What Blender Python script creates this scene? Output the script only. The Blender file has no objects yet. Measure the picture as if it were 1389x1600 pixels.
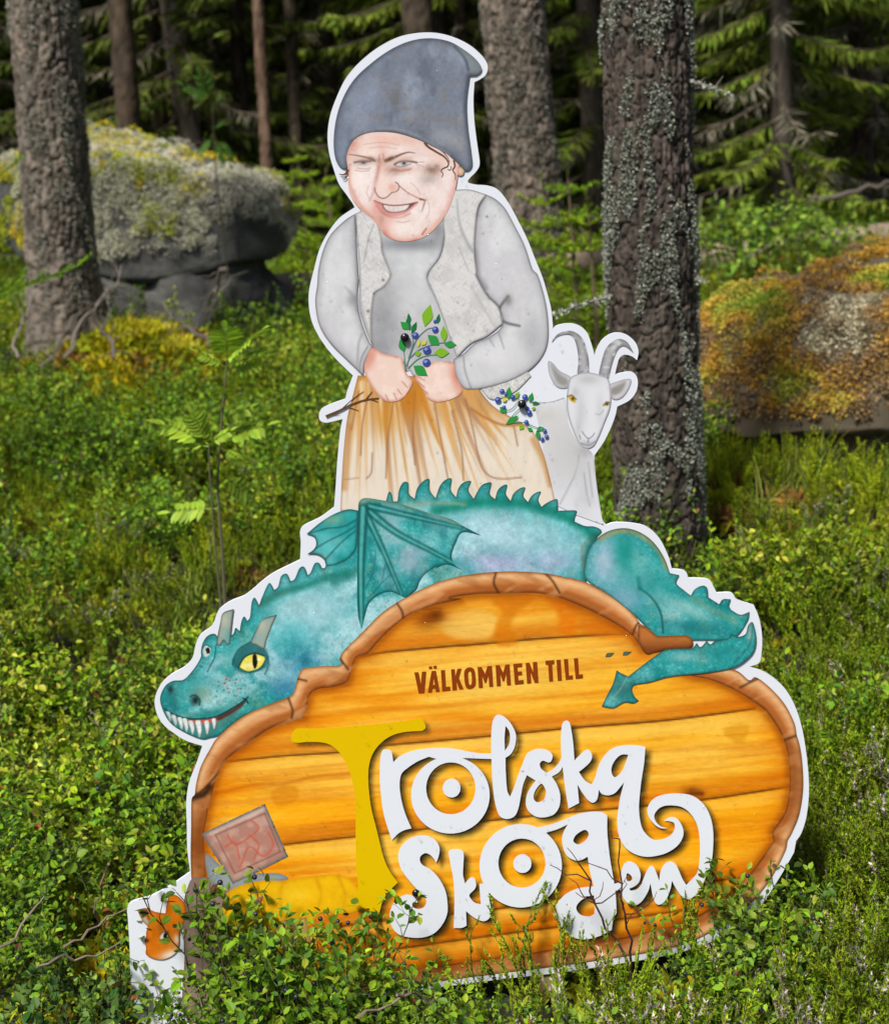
import bpy, bmesh, math, random
import numpy as np
from mathutils import Vector, Matrix
from mathutils.geometry import delaunay_2d_cdt

# ------------------------------------------------------------------ camera, world, sun, exposure
scene = bpy.context.scene
COL = scene.collection
FPX = 2222.2                      # focal length in pixels of the 1389 x 1600 photograph
CX, CY = 694.5, 800.0
CAM_Z = 1.55
PITCH, ROLL = math.radians(14.4), math.radians(4.5)
cam_o = np.array([0.0, 0.0, CAM_Z])
Fv = np.array([0, math.cos(PITCH), -math.sin(PITCH)])
R0 = np.array([1.0, 0, 0]); U0 = np.array([0, math.sin(PITCH), math.cos(PITCH)])
Uv = math.cos(ROLL) * U0 + math.sin(ROLL) * R0
Rv = math.cos(ROLL) * R0 - math.sin(ROLL) * U0
SIGN_Y = 2.35

cam = bpy.data.cameras.new("camera")
cam_obj = bpy.data.objects.new("camera", cam); COL.objects.link(cam_obj)
cam_obj.matrix_world = Matrix(((Rv[0], Uv[0], -Fv[0], cam_o[0]), (Rv[1], Uv[1], -Fv[1], cam_o[1]),
                               (Rv[2], Uv[2], -Fv[2], cam_o[2]), (0, 0, 0, 1)))
cam.sensor_fit = 'VERTICAL'; cam.sensor_height = 36.0; cam.lens = 50.0
cam.clip_start = 0.05; cam.clip_end = 500
cam.dof.use_dof = True; cam.dof.focus_distance = 2.42; cam.dof.aperture_fstop = 5.0
scene.camera = cam_obj

SUN_EL, SUN_AZ = math.radians(57), math.radians(-150)   # azimuth from +Y towards +X: behind the camera, to the left
world = bpy.data.worlds.new("World"); scene.world = world; world.use_nodes = True
wn = world.node_tree; bg = wn.nodes["Background"]
sky = wn.nodes.new("ShaderNodeTexSky"); sky.sky_type = 'NISHITA'; sky.sun_disc = False
sky.sun_elevation = SUN_EL; sky.sun_rotation = SUN_AZ
sky.air_density = 1.0; sky.dust_density = 3.0; sky.ozone_density = 0.6
wn.links.new(sky.outputs[0], bg.inputs[0]); bg.inputs[1].default_value = 0.06
sun = bpy.data.lights.new("sun", 'SUN'); sun.energy = 4.1; sun.angle = math.radians(9); sun.color = (1.0, 0.97, 0.91)
sun_obj = bpy.data.objects.new("sun", sun); COL.objects.link(sun_obj)
sd = Vector((math.sin(SUN_AZ) * math.cos(SUN_EL), math.cos(SUN_AZ) * math.cos(SUN_EL), math.sin(SUN_EL)))
sun_obj.rotation_euler = sd.to_track_quat('Z', 'Y').to_euler(); sun_obj.location = sd * 20
scene.view_settings.view_transform = 'Standard'; scene.view_settings.look = 'None'
scene.view_settings.gamma = 1.0; scene.view_settings.exposure = 0.47
scene.cycles.use_denoising = True
scene.cycles.max_bounces = 7; scene.cycles.diffuse_bounces = 4; scene.cycles.glossy_bounces = 3
scene.cycles.transmission_bounces = 5; scene.cycles.transparent_max_bounces = 8
scene.cycles.caustics_reflective = False; scene.cycles.caustics_refractive = False

# ------------------------------------------------------------------ helpers
rng = np.random.default_rng(7); random.seed(7)

def ray(px, py):
    d = Fv + Rv * ((px - CX) / FPX) + Uv * ((CY - py) / FPX)
    return d

def rays(P):
    P = np.asarray(P, float)
    return Fv[None] + Rv[None] * ((P[:, :1] - CX) / FPX) + Uv[None] * ((CY - P[:, 1:2]) / FPX)

def on_plane_y(P, y):
    d = rays(P); return cam_o + d * ((y - cam_o[1]) / d[:, 1:2])

def at_depth(px, py, y):
    d = ray(px, py); return Vector(cam_o + d * (y / d[1]))

def srgb(c):
    c = np.asarray(c, float)
    return np.where(c <= 0.04045, c / 12.92, ((c + 0.055) / 1.055) ** 2.4)

def rgb(r, g, b):
    return tuple(srgb(np.array([r, g, b]) / 255.0))

def new_mat(name):
    m = bpy.data.materials.new(name); m.use_nodes = True
    nt = m.node_tree; b = nt.nodes["Principled BSDF"]
    return m, nt, b

def link_obj(name, me, mat=None, parent=None):
    o = bpy.data.objects.new(name, me); COL.objects.link(o)
    if mat is not None and len(me.materials) == 0: me.materials.append(mat)
    if parent is not None: o.parent = parent
    return o

def empty(name, loc=(0, 0, 0)):
    o = bpy.data.objects.new(name, None); COL.objects.link(o); o.location = loc; o.empty_display_size = .1
    return o

def tag(o, label=None, cat=None, group=None, kind=None):
    if label: o["label"] = label
    if cat: o["category"] = cat
    if group: o["group"] = group
    if kind: o["kind"] = kind
    return o

def mesh_np(name, V, Fl, colors=None, smooth=False):
    """V (n,3); Fl list of faces or (m,3)/(m,4) array"""
    me = bpy.data.meshes.new(name)
    V = np.asarray(V, np.float32)
    if isinstance(Fl, np.ndarray):
        k = Fl.shape[1]; m = len(Fl)
        me.vertices.add(len(V)); me.vertices.foreach_set("co", V.ravel())
        me.loops.add(m * k); me.loops.foreach_set("vertex_index", Fl.astype(np.int32).ravel())
        me.polygons.add(m); me.polygons.foreach_set("loop_start", np.arange(0, m * k, k, dtype=np.int32))
        me.polygons.foreach_set("loop_total", np.full(m, k, np.int32))
        me.update(calc_edges=True)
    else:
        me.from_pydata([tuple(v) for v in V], [], Fl); me.update()
    if colors is not None:
        at = me.attributes.new("Col", 'FLOAT_COLOR', 'POINT')
        c = np.ones((len(V), 4), np.float32); c[:, :3] = colors; at.data.foreach_set("color", c.ravel())
    if smooth: me.polygons.foreach_set("use_smooth", np.ones(len(me.polygons), bool))
    return me

# value noise / fbm on arrays
_tab = np.random.default_rng(3).random((256, 256))
def vnoise(x, y, seed=0):
    x = np.asarray(x, float) + seed * 17.31; y = np.asarray(y, float) + seed * 9.77
    xi = np.floor(x).astype(int); yi = np.floor(y).astype(int)
    fx = x - xi; fy = y - yi; fx = fx * fx * (3 - 2 * fx); fy = fy * fy * (3 - 2 * fy)
    g = lambda a, b: _tab[a & 255, b & 255]
    return (g(xi, yi) * (1 - fx) + g(xi + 1, yi) * fx) * (1 - fy) + (g(xi, yi + 1) * (1 - fx) + g(xi + 1, yi + 1) * fx) * fy
def fbm(x, y, seed=0, oct=4):
    s = 0; a = .5; t = 0
    for k in range(oct):
        s = s + a * vnoise(np.asarray(x) * 2 ** k, np.asarray(y) * 2 ** k, seed + k * 3); t += a; a *= .5
    return s / t
def vnoise3(x, y, z, seed=0):
    return (vnoise(x + z * .73, y - z * .41, seed) + vnoise(y + x * .37, z + 11.3, seed + 5) + vnoise(z - y * .29, x + 4.1, seed + 9)) / 3

# ------------------------------------------------------------------ print: curves, polygons, paint
class ZR:
    """coordinates read in an enlarged view of the photograph -> photograph pixels"""
    def __init__(s, x0, y0, k): s.x0, s.y0, s.k = x0, y0, k
    def __call__(s, pts): return [(s.x0 + p[0] / s.k, s.y0 + p[1] / s.k) + tuple(p[2:]) for p in pts]
    def c(s, x, y): return (s.x0 + x / s.k, s.y0 + y / s.k)
zA = ZR(460, 30, 3.307); zB = ZR(470, 430, 3.307); zG = ZR(820, 480, 4.445); zD = ZR(220, 740, 2.778)
zE = ZR(680, 740, 2.572); zF = ZR(180, 1080, 2.671); zH = ZR(1000, 960, 2.499); zL = ZR(560, 1080, 1.929)
zP = ZR(580, 1100, 5.556); zQ = ZR(780, 1100, 5.556); zS = ZR(600, 1280, 4.961); zU = ZR(860, 1220, 5.144)
zT = ZR(440, 1110, 4.704); zV = ZR(630, 1010, 4.63); zK = ZR(530, 190, 6.314); zI = ZR(0, 0, 1)

def curve(pts, closed=True, step=2.5):
    """Catmull-Rom through the points; a third value of 1 marks a corner"""
    n = len(pts); P = np.array([p[:2] for p in pts], float); cor = [len(p) > 2 and p[2] == 1 for p in pts]
    out = []
    rngi = range(n) if closed else range(n - 1)
    for i in rngi:
        p1, p2 = P[i], P[(i + 1) % n]
        p0 = P[(i - 1) % n] if (closed or i > 0) else p1 - (p2 - p1)
        p3 = P[(i + 2) % n] if (closed or i + 2 < n) else p2 + (p2 - p1)
        L = np.linalg.norm(p2 - p1)
        if L < 1e-6: continue
        def lim(t): 
            l = np.linalg.norm(t); return t if l < 1.4 * L else t * (1.4 * L / l)
        t1 = (p2 - p1) if cor[i] else lim((p2 - p0) * .5); t2 = (p2 - p1) if cor[(i + 1) % n] else lim((p3 - p1) * .5)
        m = max(1, int(math.ceil(L / step)))
        for k in range(m):
            t = k / m; t2_, t3_ = t * t, t ** 3
            out.append((2*t3_-3*t2_+1)*p1 + (t3_-2*t2_+t)*t1 + (-2*t3_+3*t2_)*p2 + (t3_-t2_)*t2)
    if not closed: out.append(P[-1])
    return np.array(out)

def ellipse(c, rx, ry, rot=0, n=28):
    t = np.linspace(0, 2 * math.pi, n, endpoint=False); x = rx * np.cos(t); y = ry * np.sin(t)
    ca, sa = math.cos(rot), math.sin(rot)
    return np.stack([c[0] + x * ca - y * sa, c[1] + x * sa + y * ca], 1)

def seg_dist(P, L, closed=False):
    """distance of every point to a polyline and the position 0..1 along it"""
    L = np.asarray(L, float); A = L if closed else L[:-1]; B = np.roll(L, -1, 0) if closed else L[1:]
    d2 = np.full(len(P), 1e18); tt = np.zeros(len(P)); n = len(A)
    for i in range(n):
        ab = B[i] - A[i]; q = (P - A[i]) @ ab / (ab @ ab + 1e-12); q = np.clip(q, 0, 1)
        e = P - (A[i] + q[:, None] * ab); dd = (e * e).sum(1); m = dd < d2
        d2[m] = dd[m]; tt[m] = (i + q[m]) / n
    return np.sqrt(d2), tt

def inside(P, L):
    L = np.asarray(L, float); A = L; B = np.roll(L, -1, 0); x, y = P[:, 0], P[:, 1]; c = np.zeros(len(P), bool)
    for (ax, ay), (bx, by) in zip(A, B):
        if ay == by: continue
        m = ((ay > y) != (by > y)) & (x < (bx - ax) * (y - ay) / (by - ay) + ax); c ^= m
    return c

def sstep(x): x = np.clip(x, 0, 1); return x * x * (3 - 2 * x)

class Paint:
    def __init__(s, P, outline):
        s.P = P; s.o = outline; s.C = np.zeros((len(P), 3)); s.d = None
    def _mix(s, idx, col, a):
        col = np.array(col) / 255.0
        s.C[idx] += (col - s.C[idx]) * a[:, None]
    def base(s, col): s.C[:] = np.array(col) / 255.0
    def _sel(s, pts, pad):
        pts = np.asarray(pts); lo = pts.min(0) - pad; hi = pts.max(0) + pad
        return np.nonzero(((s.P >= lo) & (s.P <= hi)).all(1))[0]
    def line(s, pts, w, col, a=1.0, soft=1.2, taper=(1, 1), smooth=True):
        """brush stroke; taper: width factor at start and end"""
        L = curve(pts, False, 6) if smooth and len(pts) > 2 else np.array([p[:2] for p in pts], float)
        i = s._sel(L, w + soft + 1)
        if not len(i): return
        d, t = seg_dist(s.P[i], L); hw = w * .5 * (taper[0] + (taper[1] - taper[0]) * t)
        s._mix(i, col, a * sstep((hw + soft * .5 - d) / (soft + 1e-6)) * np.clip(hw / (w * .5 + 1e-9) * 3, 0, 1))
    def fill(s, poly, col, a=1.0, soft=1.0, smooth=True):
        L = curve(poly) if smooth else np.array([p[:2] for p in poly], float)
        i = s._sel(L, soft + 1)
        if not len(i): return
        d, _ = seg_dist(s.P[i], L, True); d = np.where(inside(s.P[i], L), -d, d)
        s._mix(i, col, a * sstep((soft * .5 - d) / soft))
    def blob(s, c, rx, ry, col, a=1.0, rot=0):
        dx, dy = s.P[:, 0] - c[0], s.P[:, 1] - c[1]; ca, sa = math.cos(rot), math.sin(rot)
        q = ((dx * ca + dy * sa) / rx) ** 2 + ((-dx * sa + dy * ca) / ry) ** 2
        i = np.nonzero(q < 6)[0]; s._mix(i, col, a * np.exp(-1.2 * q[i]))
    def rim(s, col, a, w):
        if s.d is None: s.d, _ = seg_dist(s.P, s.o, True)
        s._mix(np.arange(len(s.P)), col, a * np.exp(-(s.d / w) ** 2))
    def blotch(s, col, a, sx, sy, seed, lo=.45, hi=.75, rot=0):
        ca, sa = math.cos(rot), math.sin(rot); x = s.P[:, 0] * ca + s.P[:, 1] * sa; y = -s.P[:, 0] * sa + s.P[:, 1] * ca
        n = fbm(x / sx, y / sy, seed); s._mix(np.arange(len(s.P)), col, a * sstep((n - lo) / (hi - lo)))
    def grain(s, amp, sx, sy, seed, rot=0):
        ca, sa = math.cos(rot), math.sin(rot); x = s.P[:, 0] * ca + s.P[:, 1] * sa; y = -s.P[:, 0] * sa + s.P[:, 1] * ca
        s.C *= (1 + amp * (fbm(x / sx, y / sy, seed) * 2 - 1))[:, None]
    def grad(s, p0, p1, col, a0, a1):
        p0 = np.array(p0); v = np.array(p1) - p0; t = np.clip((s.P - p0) @ v / (v @ v), 0, 1)
        s._mix(np.arange(len(s.P)), col, a0 + (a1 - a0) * sstep(t))

LAYER = 0.0003
def lay(P, layer): return on_plane_y(P, SIGN_Y - 0.0006 - layer * LAYER)

def make_print_mat():
    m, nt, b = new_mat("printed_vinyl")
    a = nt.nodes.new("ShaderNodeAttribute"); a.attribute_name = "Col"
    nt.links.new(a.outputs["Color"], b.inputs["Base Color"])
    b.inputs["Roughness"].default_value = .38; b.inputs["Specular IOR Level"].default_value = .35
    return m
M_PRINT = make_print_mat()
ALB = 0.95
def tri_region(loops, spacing, extra=None):
    """triangulate outline (loops[0]) minus the other loops with inner points"""
    o = loops[0]; lo, hi = o.min(0), o.max(0); inner = []
    if spacing:
        xs = np.arange(lo[0], hi[0], spacing); ys = np.arange(lo[1], hi[1], spacing * .866)
        X, Y = np.meshgrid(xs, ys); X[1::2] += spacing * .5
        G = np.stack([X.ravel(), Y.ravel()], 1)
        if extra is not None:
            for (x0, y0, x1, y1, sp) in extra:
                G = G[~((G[:, 0] > x0) & (G[:, 0] < x1) & (G[:, 1] > y0) & (G[:, 1] < y1))]
                x2, y2 = np.meshgrid(np.arange(x0, x1, sp), np.arange(y0, y1, sp * .866)); x2[1::2] += sp * .5
                G = np.concatenate([G, np.stack([x2.ravel(), y2.ravel()], 1)])
        k = inside(G, o)
        for h in loops[1:]: k &= ~inside(G, h)
        G = G[k]
        d = np.full(len(G), 1e9)
        for l in loops: d = np.minimum(d, seg_dist(G, l, True)[0])
        inner = G[d > .55 * min([spacing] + [e[4] for e in (extra or [])])]
    verts = []; edges = []
    for l in loops:
        k = len(verts); verts += [Vector(p) for p in l]; edges += [(k + i, k + (i + 1) % len(l)) for i in range(len(l))]
    verts += [Vector(p) for p in inner]
    r = delaunay_2d_cdt(verts, edges, [], 0, 1e-4)
    V = np.array([tuple(v) for v in r[0]]); T = np.array([t for t in r[2] if len(t) == 3])
    c = V[T].mean(1); k = np.zeros(len(T), bool)
    for l in loops: k ^= inside(c, l)
    return V, T[k]

def art(name, outline, layer, paint, parent, holes=(), spacing=2.6, extra=None, smooth=True):
    o = curve(outline) if smooth else np.array([p[:2] for p in outline], float)
    loops = [o] + [curve(h) if smooth else np.array([q[:2] for q in h], float) for h in holes]
    V, T = tri_region(loops, spacing, extra)
    p = Paint(V, o); paint(p)
    me = mesh_np(name, lay(V, layer), T, np.clip(srgb(np.clip(p.C, 0, 1)) * ALB, 0, 1))
    return link_obj(name, me, M_PRINT, parent)

def flat(name, items, layer, parent):
    """several small flat-colour shapes of one printed motif; items: (loop or [loop, hole..], colour)"""
    Vs, Ts, Cs, n = [], [], [], 0
    for k, (lp, col) in enumerate(items):
        loops = [np.asarray(q) for q in lp] if isinstance(lp, list) and not np.isscalar(lp[0][0]) and np.ndim(lp[0]) == 2 else [np.asarray(lp)]
        V, T = tri_region(loops, None)
        Vs.append(lay(V, layer + k * .06)); Ts.append(T + n); n += len(V)
        Cs.append(np.tile(srgb(np.array(col) / 255.) * ALB, (len(V), 1)))
    me = mesh_np(name, np.concatenate(Vs), np.concatenate(Ts), np.concatenate(Cs))
    return link_obj(name, me, M_PRINT, parent)

def ribbon(pts, w0, w1=None, step=3):
    """closed outline of a tapering stroke"""
    w1 = w0 if w1 is None else w1; L = curve(pts, False, step) if len(pts) > 2 else np.array([p[:2] for p in pts], float)
    t = np.gradient(L, axis=0); t /= np.linalg.norm(t, axis=1)[:, None] + 1e-9; nrm = np.stack([-t[:, 1], t[:, 0]], 1)
    w = np.linspace(w0, w1, len(L))[:, None] * .5
    return np.concatenate([L + nrm * w, (L - nrm * w)[::-1]])
# ------------------------------------------------------------------ the cut-out sign
SIGN = empty("cutout_sign", tuple(on_plane_y([(694, 1540)], SIGN_Y)[0] * np.array([1, 1, 0])))
SIGN.matrix_world = Matrix.Identity(4)
tag(SIGN, "large white-edged cut-out welcome sign with painted woman, goat, teal dragon and orange plank panel", "sign")

board = (zA([(690,68),(560,85),(450,135),(350,210),(270,300),(220,400),(185,500),(172,600),(180,690),(205,780),(230,850),(265,900),(300,950),(312,972,1),
             (230,1030),(170,1110),(130,1190),(105,1280)])
    + zB([(45,70),(42,150),(55,230),(85,300),(130,370),(180,430),(230,480),(270,518,1),(243,590),(230,640,1),(160,665),(110,690),(95,720),(100,750),(130,762),(170,755),(217,743,1),
          (205,800),(190,950),(180,1100),(172,1200,1)])
    + zD([(780,190),(710,225),(692,250),(695,300),(692,375,1),(640,400),(580,430),(530,465),(490,500),(450,530),(400,550),(365,570),(335,600),(310,660),(260,700),(240,740),(225,800),
          (190,840),(130,875),(85,920),(62,980),(70,1040),(100,1090),(150,1130),(200,1160),(268,1182,1)])
    + zF([(340,300),(310,380),(298,460),(300,560),(302,660),(314,756,1),(250,800),(200,830),(140,860),(75,878),(52,905),(55,960),(62,1080),(66,1200),(90,1350)])
    + zI([(226,1600),(260,1606,1),(420,1583),(584,1558),(685,1543),(783,1530),(902,1516),(1058,1489),(1130,1462),(1180,1425),(1215,1375),(1240,1332,1)])
    + zH([(608,885,1),(630,850),(650,780),(658,680),(650,560),(630,440),(600,350),(560,285),(500,235),(425,203,1)])
    + zE([(1265,775,1),(1300,760),(1310,720),(1312,650),(1300,580),(1280,530,1),(1212,507),(1190,480),(1130,480,1),(1118,455),(1095,425),(1015,420,1),(1003,392),(950,383,1),(935,330),(900,260),(850,215),(790,200),(720,197),(688,207,1)])
    + zG([(540,1480),(520,1380),(500,1250),(485,1120),(482,1030,1),(510,990),(550,930),(590,850),(625,760),(640,690,1),(720,650),(765,600),(783,540),(775,480),(740,450),(680,455),(625,468,1),
          (635,420),(655,355),(690,330),(740,340),(778,368,1),(788,310),(770,250),(720,200),(660,178),(600,185),(540,225),(500,290),(485,338,1),(460,250),(430,175),(380,130),(310,113),(230,125),(195,150,1)])
    + zB([(1302,275,1),(1300,240),(1290,160),(1265,66)])
    + zA([(1280,1330),(1240,1230),(1200,1130),(1150,1030),(1100,940),(1050,880),(1000,860),(940,855),(897,843),(905,822),(940,785),(957,745),(945,650),(930,530),(925,420),(930,325,1),(960,310),(990,285),(998,240),(970,190),(900,130),(800,85)]))
bo = curve(board, True, 3)
V, T = tri_region([bo], None)
n = len(V)
# front sheet, back sheet and the cut edge of a 6 mm composite board
front = on_plane_y(V, SIGN_Y); back = front + np.array([0, .006, 0])
ob_idx = {}
key = {tuple(np.round(v, 3)): i for i, v in enumerate(V)}
li = [key.get(tuple(np.round(p, 3)), None) for p in bo]; li = [i for i in li if i is not None]
F = [tuple(t) for t in T] + [tuple(t + n)[::-1] for t in T] + [(li[i], li[(i + 1) % len(li)], li[(i + 1) % len(li)] + n, li[i] + n) for i in range(len(li))]
mb, nt, b = new_mat("white_composite_board")
b.inputs["Base Color"].default_value = (*(np.array(rgb(226, 230, 240)) * ALB), 1); b.inputs["Roughness"].default_value = .36; b.inputs["Specular IOR Level"].default_value = .35
nz = nt.nodes.new("ShaderNodeTexNoise"); nz.inputs["Scale"].default_value = 9; nz.inputs["Detail"].default_value = 6
mx = nt.nodes.new("ShaderNodeMapRange"); mx.inputs["To Min"].default_value = .26; mx.inputs["To Max"].default_value = .48
nt.links.new(nz.outputs[0], mx.inputs["Value"]); nt.links.new(mx.outputs[0], b.inputs["Roughness"])
link_obj("board", mesh_np("board", np.concatenate([front, back]), F), mb, SIGN)

# wooden stakes behind the board
m_stake, nt, b = new_mat("sawn_stake"); b.inputs["Base Color"].default_value = (.32, .22, .13, 1); b.inputs["Roughness"].default_value = .8
for px in (640, 830):
    p0 = on_plane_y([(px, 1200)], SIGN_Y + .03)[0]; p1 = on_plane_y([(px, 640)], SIGN_Y + .03)[0]
    bm = bmesh.new(); bmesh.ops.create_cube(bm, size=1)
    zc = (p1[2] - .45) / 2
    for v in bm.verts: v.co = Vector((p0[0] + v.co.x * .045, SIGN_Y + .0285 + v.co.y * .045, zc + v.co.z * (p1[2] + .45)))
    bmesh.ops.bevel(bm, geom=bm.edges[:], offset=.004, segments=1, affect='EDGES')
    me = bpy.data.meshes.new("support_stake"); bm.to_mesh(me); bm.free(); link_obj("support_stake", me, m_stake, SIGN)

# ---------------------------------------------------------------- lettering outlines (needed first: the print has soft drop shadows)
L_ = {}
L_['T'] = [curve(zT([(140,131),(300,132),(500,118),(700,100),(900,78),(1015,58),(1045,85),(1060,125),(1035,150,1),(900,160),(800,190),(720,250),(665,330),(640,430),(640,560),(660,720),(700,880),(750,1080),(800,1190),(855,1265,1),
    (790,1330),(740,1410),(712,1535,1),(650,1478),(570,1440),(470,1430,1),(535,1370),(562,1290),(548,1150),(545,900),(545,680),(520,520),(480,400),(430,315),(360,255),(290,235),(200,232),(105,238),(74,222),(76,175),(100,140)]))]
L_['r'] = [curve(zP([(110,395),(158,398),(180,425),(192,505,1),(240,460),(320,420),(430,393),(560,383),(700,386),(820,408),(930,426),(1062,430,1),(1062,478,1),(910,473,1),(800,470),(600,480),(500,458,1),(400,500),(310,560),(262,610),(247,700),(260,820),(295,950),(350,1080,1),(290,1095),(235,1125),(180,1182,1),(145,1080),(110,960),(88,820),(75,650),(78,500),(90,420)]))]
L_['o'] = [ellipse(zP.c(687,790), 341/5.556, 335/5.556, 0, 64), ellipse(zP.c(691,732), 214/5.556, 225/5.556, 0, 48)]
L_['o_dot'] = [ellipse(zP.c(698,730), 77/5.556, 82/5.556, 0, 32)]
L_['l'] = [curve(zP([(1108,92),(1160,115),(1215,175),(1255,265),(1248,360),(1215,430),(1165,468,1),(1168,600),(1180,750),(1204,806,1),(1240,720),(1285,590),(1325,495,1),(1348,625,1),(1318,700),(1300,790),(1278,900),(1245,972),(1180,998),(1118,975),(1082,890),(1060,760),(1048,600),(1040,330),(1050,170),(1075,108)])),
           curve(zP([(1165,190,1),(1195,230),(1205,290),(1195,350),(1160,405,1),(1157,300)]))]
L_['s'] = [curve(zQ([(205,505,1),(240,432),(290,400),(350,388),(420,402),(462,445),(450,495),(425,508),(380,492),(352,515),(362,560),(410,597,1),(460,570),(510,520),(548,450,1),(558,530,1),(520,590),(455,630,1),(500,700),(528,790),(520,890),(470,960),(380,985),(300,970),(245,915),(230,850),(250,760),(315,665,1),(240,618,1),(222,645,1)])),
           curve(zQ([(362,692),(395,730),(405,770),(385,830),(330,852),(298,820),(310,755)]))]
L_['k'] = [curve(zQ([(580,143),(550,165),(537,230),(535,400),(550,550),(570,720),(600,908,1),(692,860,1),(685,780),(678,700,1),(720,770),(770,835),(812,857),(850,825),(864,742,1),(840,690,1),(800,698,1),(740,660),(690,590,1),(740,550),(790,500),(805,450),(780,400),(740,405),(690,450),(652,490,1),(640,330),(620,200),(605,155)]))]
L_['a'] = [curve(zQ([(798,700,1),(830,640),(860,540),(910,450),(980,385),(1080,358),(1180,357),(1268,372,1),(1255,520),(1230,680),(1213,850)]) + zU([(710,230),(718,310),(740,390),(790,450),(840,475),(900,468),(960,440),(995,390),(992,340),(955,325),(910,320,1),(960,292),(1010,300),(1050,350),(1068,410),(1055,470),(1010,530),(930,580),(840,605),(760,610),(680,590),(610,545),(565,480),(540,400),(535,310),(545,220),(560,130)]) + zQ([(1082,680,1),(1050,720),(1000,775),(940,793),(890,780),(862,742,1)])),
           curve(zQ([(1118,440,1),(1060,440),(1010,480),(975,545),(975,600),(1000,635),(1040,610),(1080,550)]))]
L_['S'] = [curve(zS([(405,338,1),(425,280),(430,220),(400,165),(340,130),(280,125),(210,145),(150,190),(115,250),(113,320),(140,400),(200,480),(260,550),(310,600),(328,640),(310,680),(270,695),(230,685),(218,662),(230,642),(262,648,1),(245,615),(200,585),(150,590),(90,630),(55,690),(45,760),(60,830),(110,890),(190,915),(290,918),(380,890),(450,820),(490,730),(490,630),(470,540),(420,450),(360,390),(300,355),(278,320),(285,285),(320,263),(355,275),(385,305)]))]
L_['K'] = [curve(zS([(505,245),(540,232),(590,235),(617,265),(615,350),(612,430),(628,498,1),(655,465),(682,448),(705,465),(714,510),(700,545),(665,580),(665,605),(700,645),(750,660,1),(738,500,1),(800,500,1),(812,545,1),(815,620),(828,700),(820,760),(780,790),(730,780),(680,750),(635,712,1),(637,760),(640,825,1),(600,843),(540,843,1),(545,700),(545,580),(535,450),(515,350),(502,270)]))]
L_['O'] = [ellipse(zS.c(1059,361), 319/4.961, 324/4.961, 0, 64), ellipse(zS.c(1068,340), 182/4.961, 190/4.961, 0, 48)]
L_['O_dot'] = [ellipse(zS.c(1072,344), 70/4.961, 73/4.961, 0, 32)]
L_['g'] = [curve(zQ([(335,1072,1),(450,1045),(560,1005),(680,955),(800,935),(890,940),(937,968,1)]) + zU([(455,400),(465,520),(480,640),(497,740),(512,828,1),(572,812,1),(577,870,1),(520,884,1),(526,960),(530,1060,1),(505,1110),(490,1200,1),(400,1245),(300,1272),(220,1270),(140,1235),(80,1170),(40,1100),(35,1040),(65,970),(130,905),(230,862),(345,848,1),(315,720),(298,610,1),(250,635),(200,640),(140,610),(105,550),(92,470),(105,410),(138,350,1),(60,387)]) + zQ([(420,1113,1),(360,1130,1)])),
           curve(zU([(270,395),(300,410),(305,440),(280,480),(230,510),(195,500),(183,475),(210,430)])),
           curve(zU([(348,920,1),(300,930),(240,965),(208,1010),(215,1050),(250,1080),(310,1090),(350,1070,1),(355,1000)]))]
L_['e'] = [curve(zU([(560,818,1),(572,720),(595,662),(640,648),(695,680),(723,750),(710,815),(670,850),(632,866,1),(645,882),(700,866),(752,800,1),(800,830,1),(785,885),(740,960),(690,998),(640,995),(590,950),(560,872,1)])),
           curve(zU([(612,745),(640,755),(657,785),(640,805),(612,800)]))]
L_['n'] = [curve(zU([(735,815,1),(770,730),(800,685),(825,690),(850,740),(872,805,1),(885,720),(920,665),(960,648),(1000,665),(1030,720),(1060,790),(1090,837,1),(1135,790),(1180,735),(1195,640),(1200,560),(1195,450),(1175,350),(1120,260),(1050,210),(960,197),(890,210),(845,250),(832,290),(850,335),(890,368),(942,379,1),(890,382),(840,355),(795,300),(777,240),(795,180),(850,130),(940,105),(1050,102),(1150,125),(1230,190),(1280,280),(1303,380),(1307,480),(1300,600),(1280,700),(1240,790),(1195,885),(1150,930),(1100,952),(1055,930),(1010,870),(975,803,1),(962,870),(930,950),(885,993),(845,985),(820,920),(803,825,1),(780,890),(742,955,1)]))]

# ---------------------------------------------------------------- plank panel
rim_out = (zF([(318,760),(318,560),(320,450),(333,432,1),(340,380),(360,310),(400,235)]) + zD([(330,1150),(400,1085),(470,1040),(560,1000),(650,965),(670,930),(680,890),(700,850),(740,840),(800,835),(855,835),(872,826,1),(863,803),(880,770),(930,720),(980,670),(1040,610),(1110,560),(1200,510),(1300,465)])
    + zE([(0,438),(100,412),(200,398),(300,393),(420,398),(520,415),(600,435),(680,475),(750,520),(800,570),(822,602,1),(850,620),(880,648),(905,655),(1000,650),(1030,662),(1034,688),(1020,760,1),(1200,788),(1260,830)])
    + zH([(450,245),(500,280),(560,345),(600,420),(610,470,1),(622,510),(632,580),(635,680),(620,780),(592,850),(575,880,1)])
    + zI([(1226,1330),(1200,1378),(1165,1418),(1120,1450),(1050,1480),(900,1505),(735,1526),(585,1548),(430,1574),(330,1585),(310,1500)]))
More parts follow.
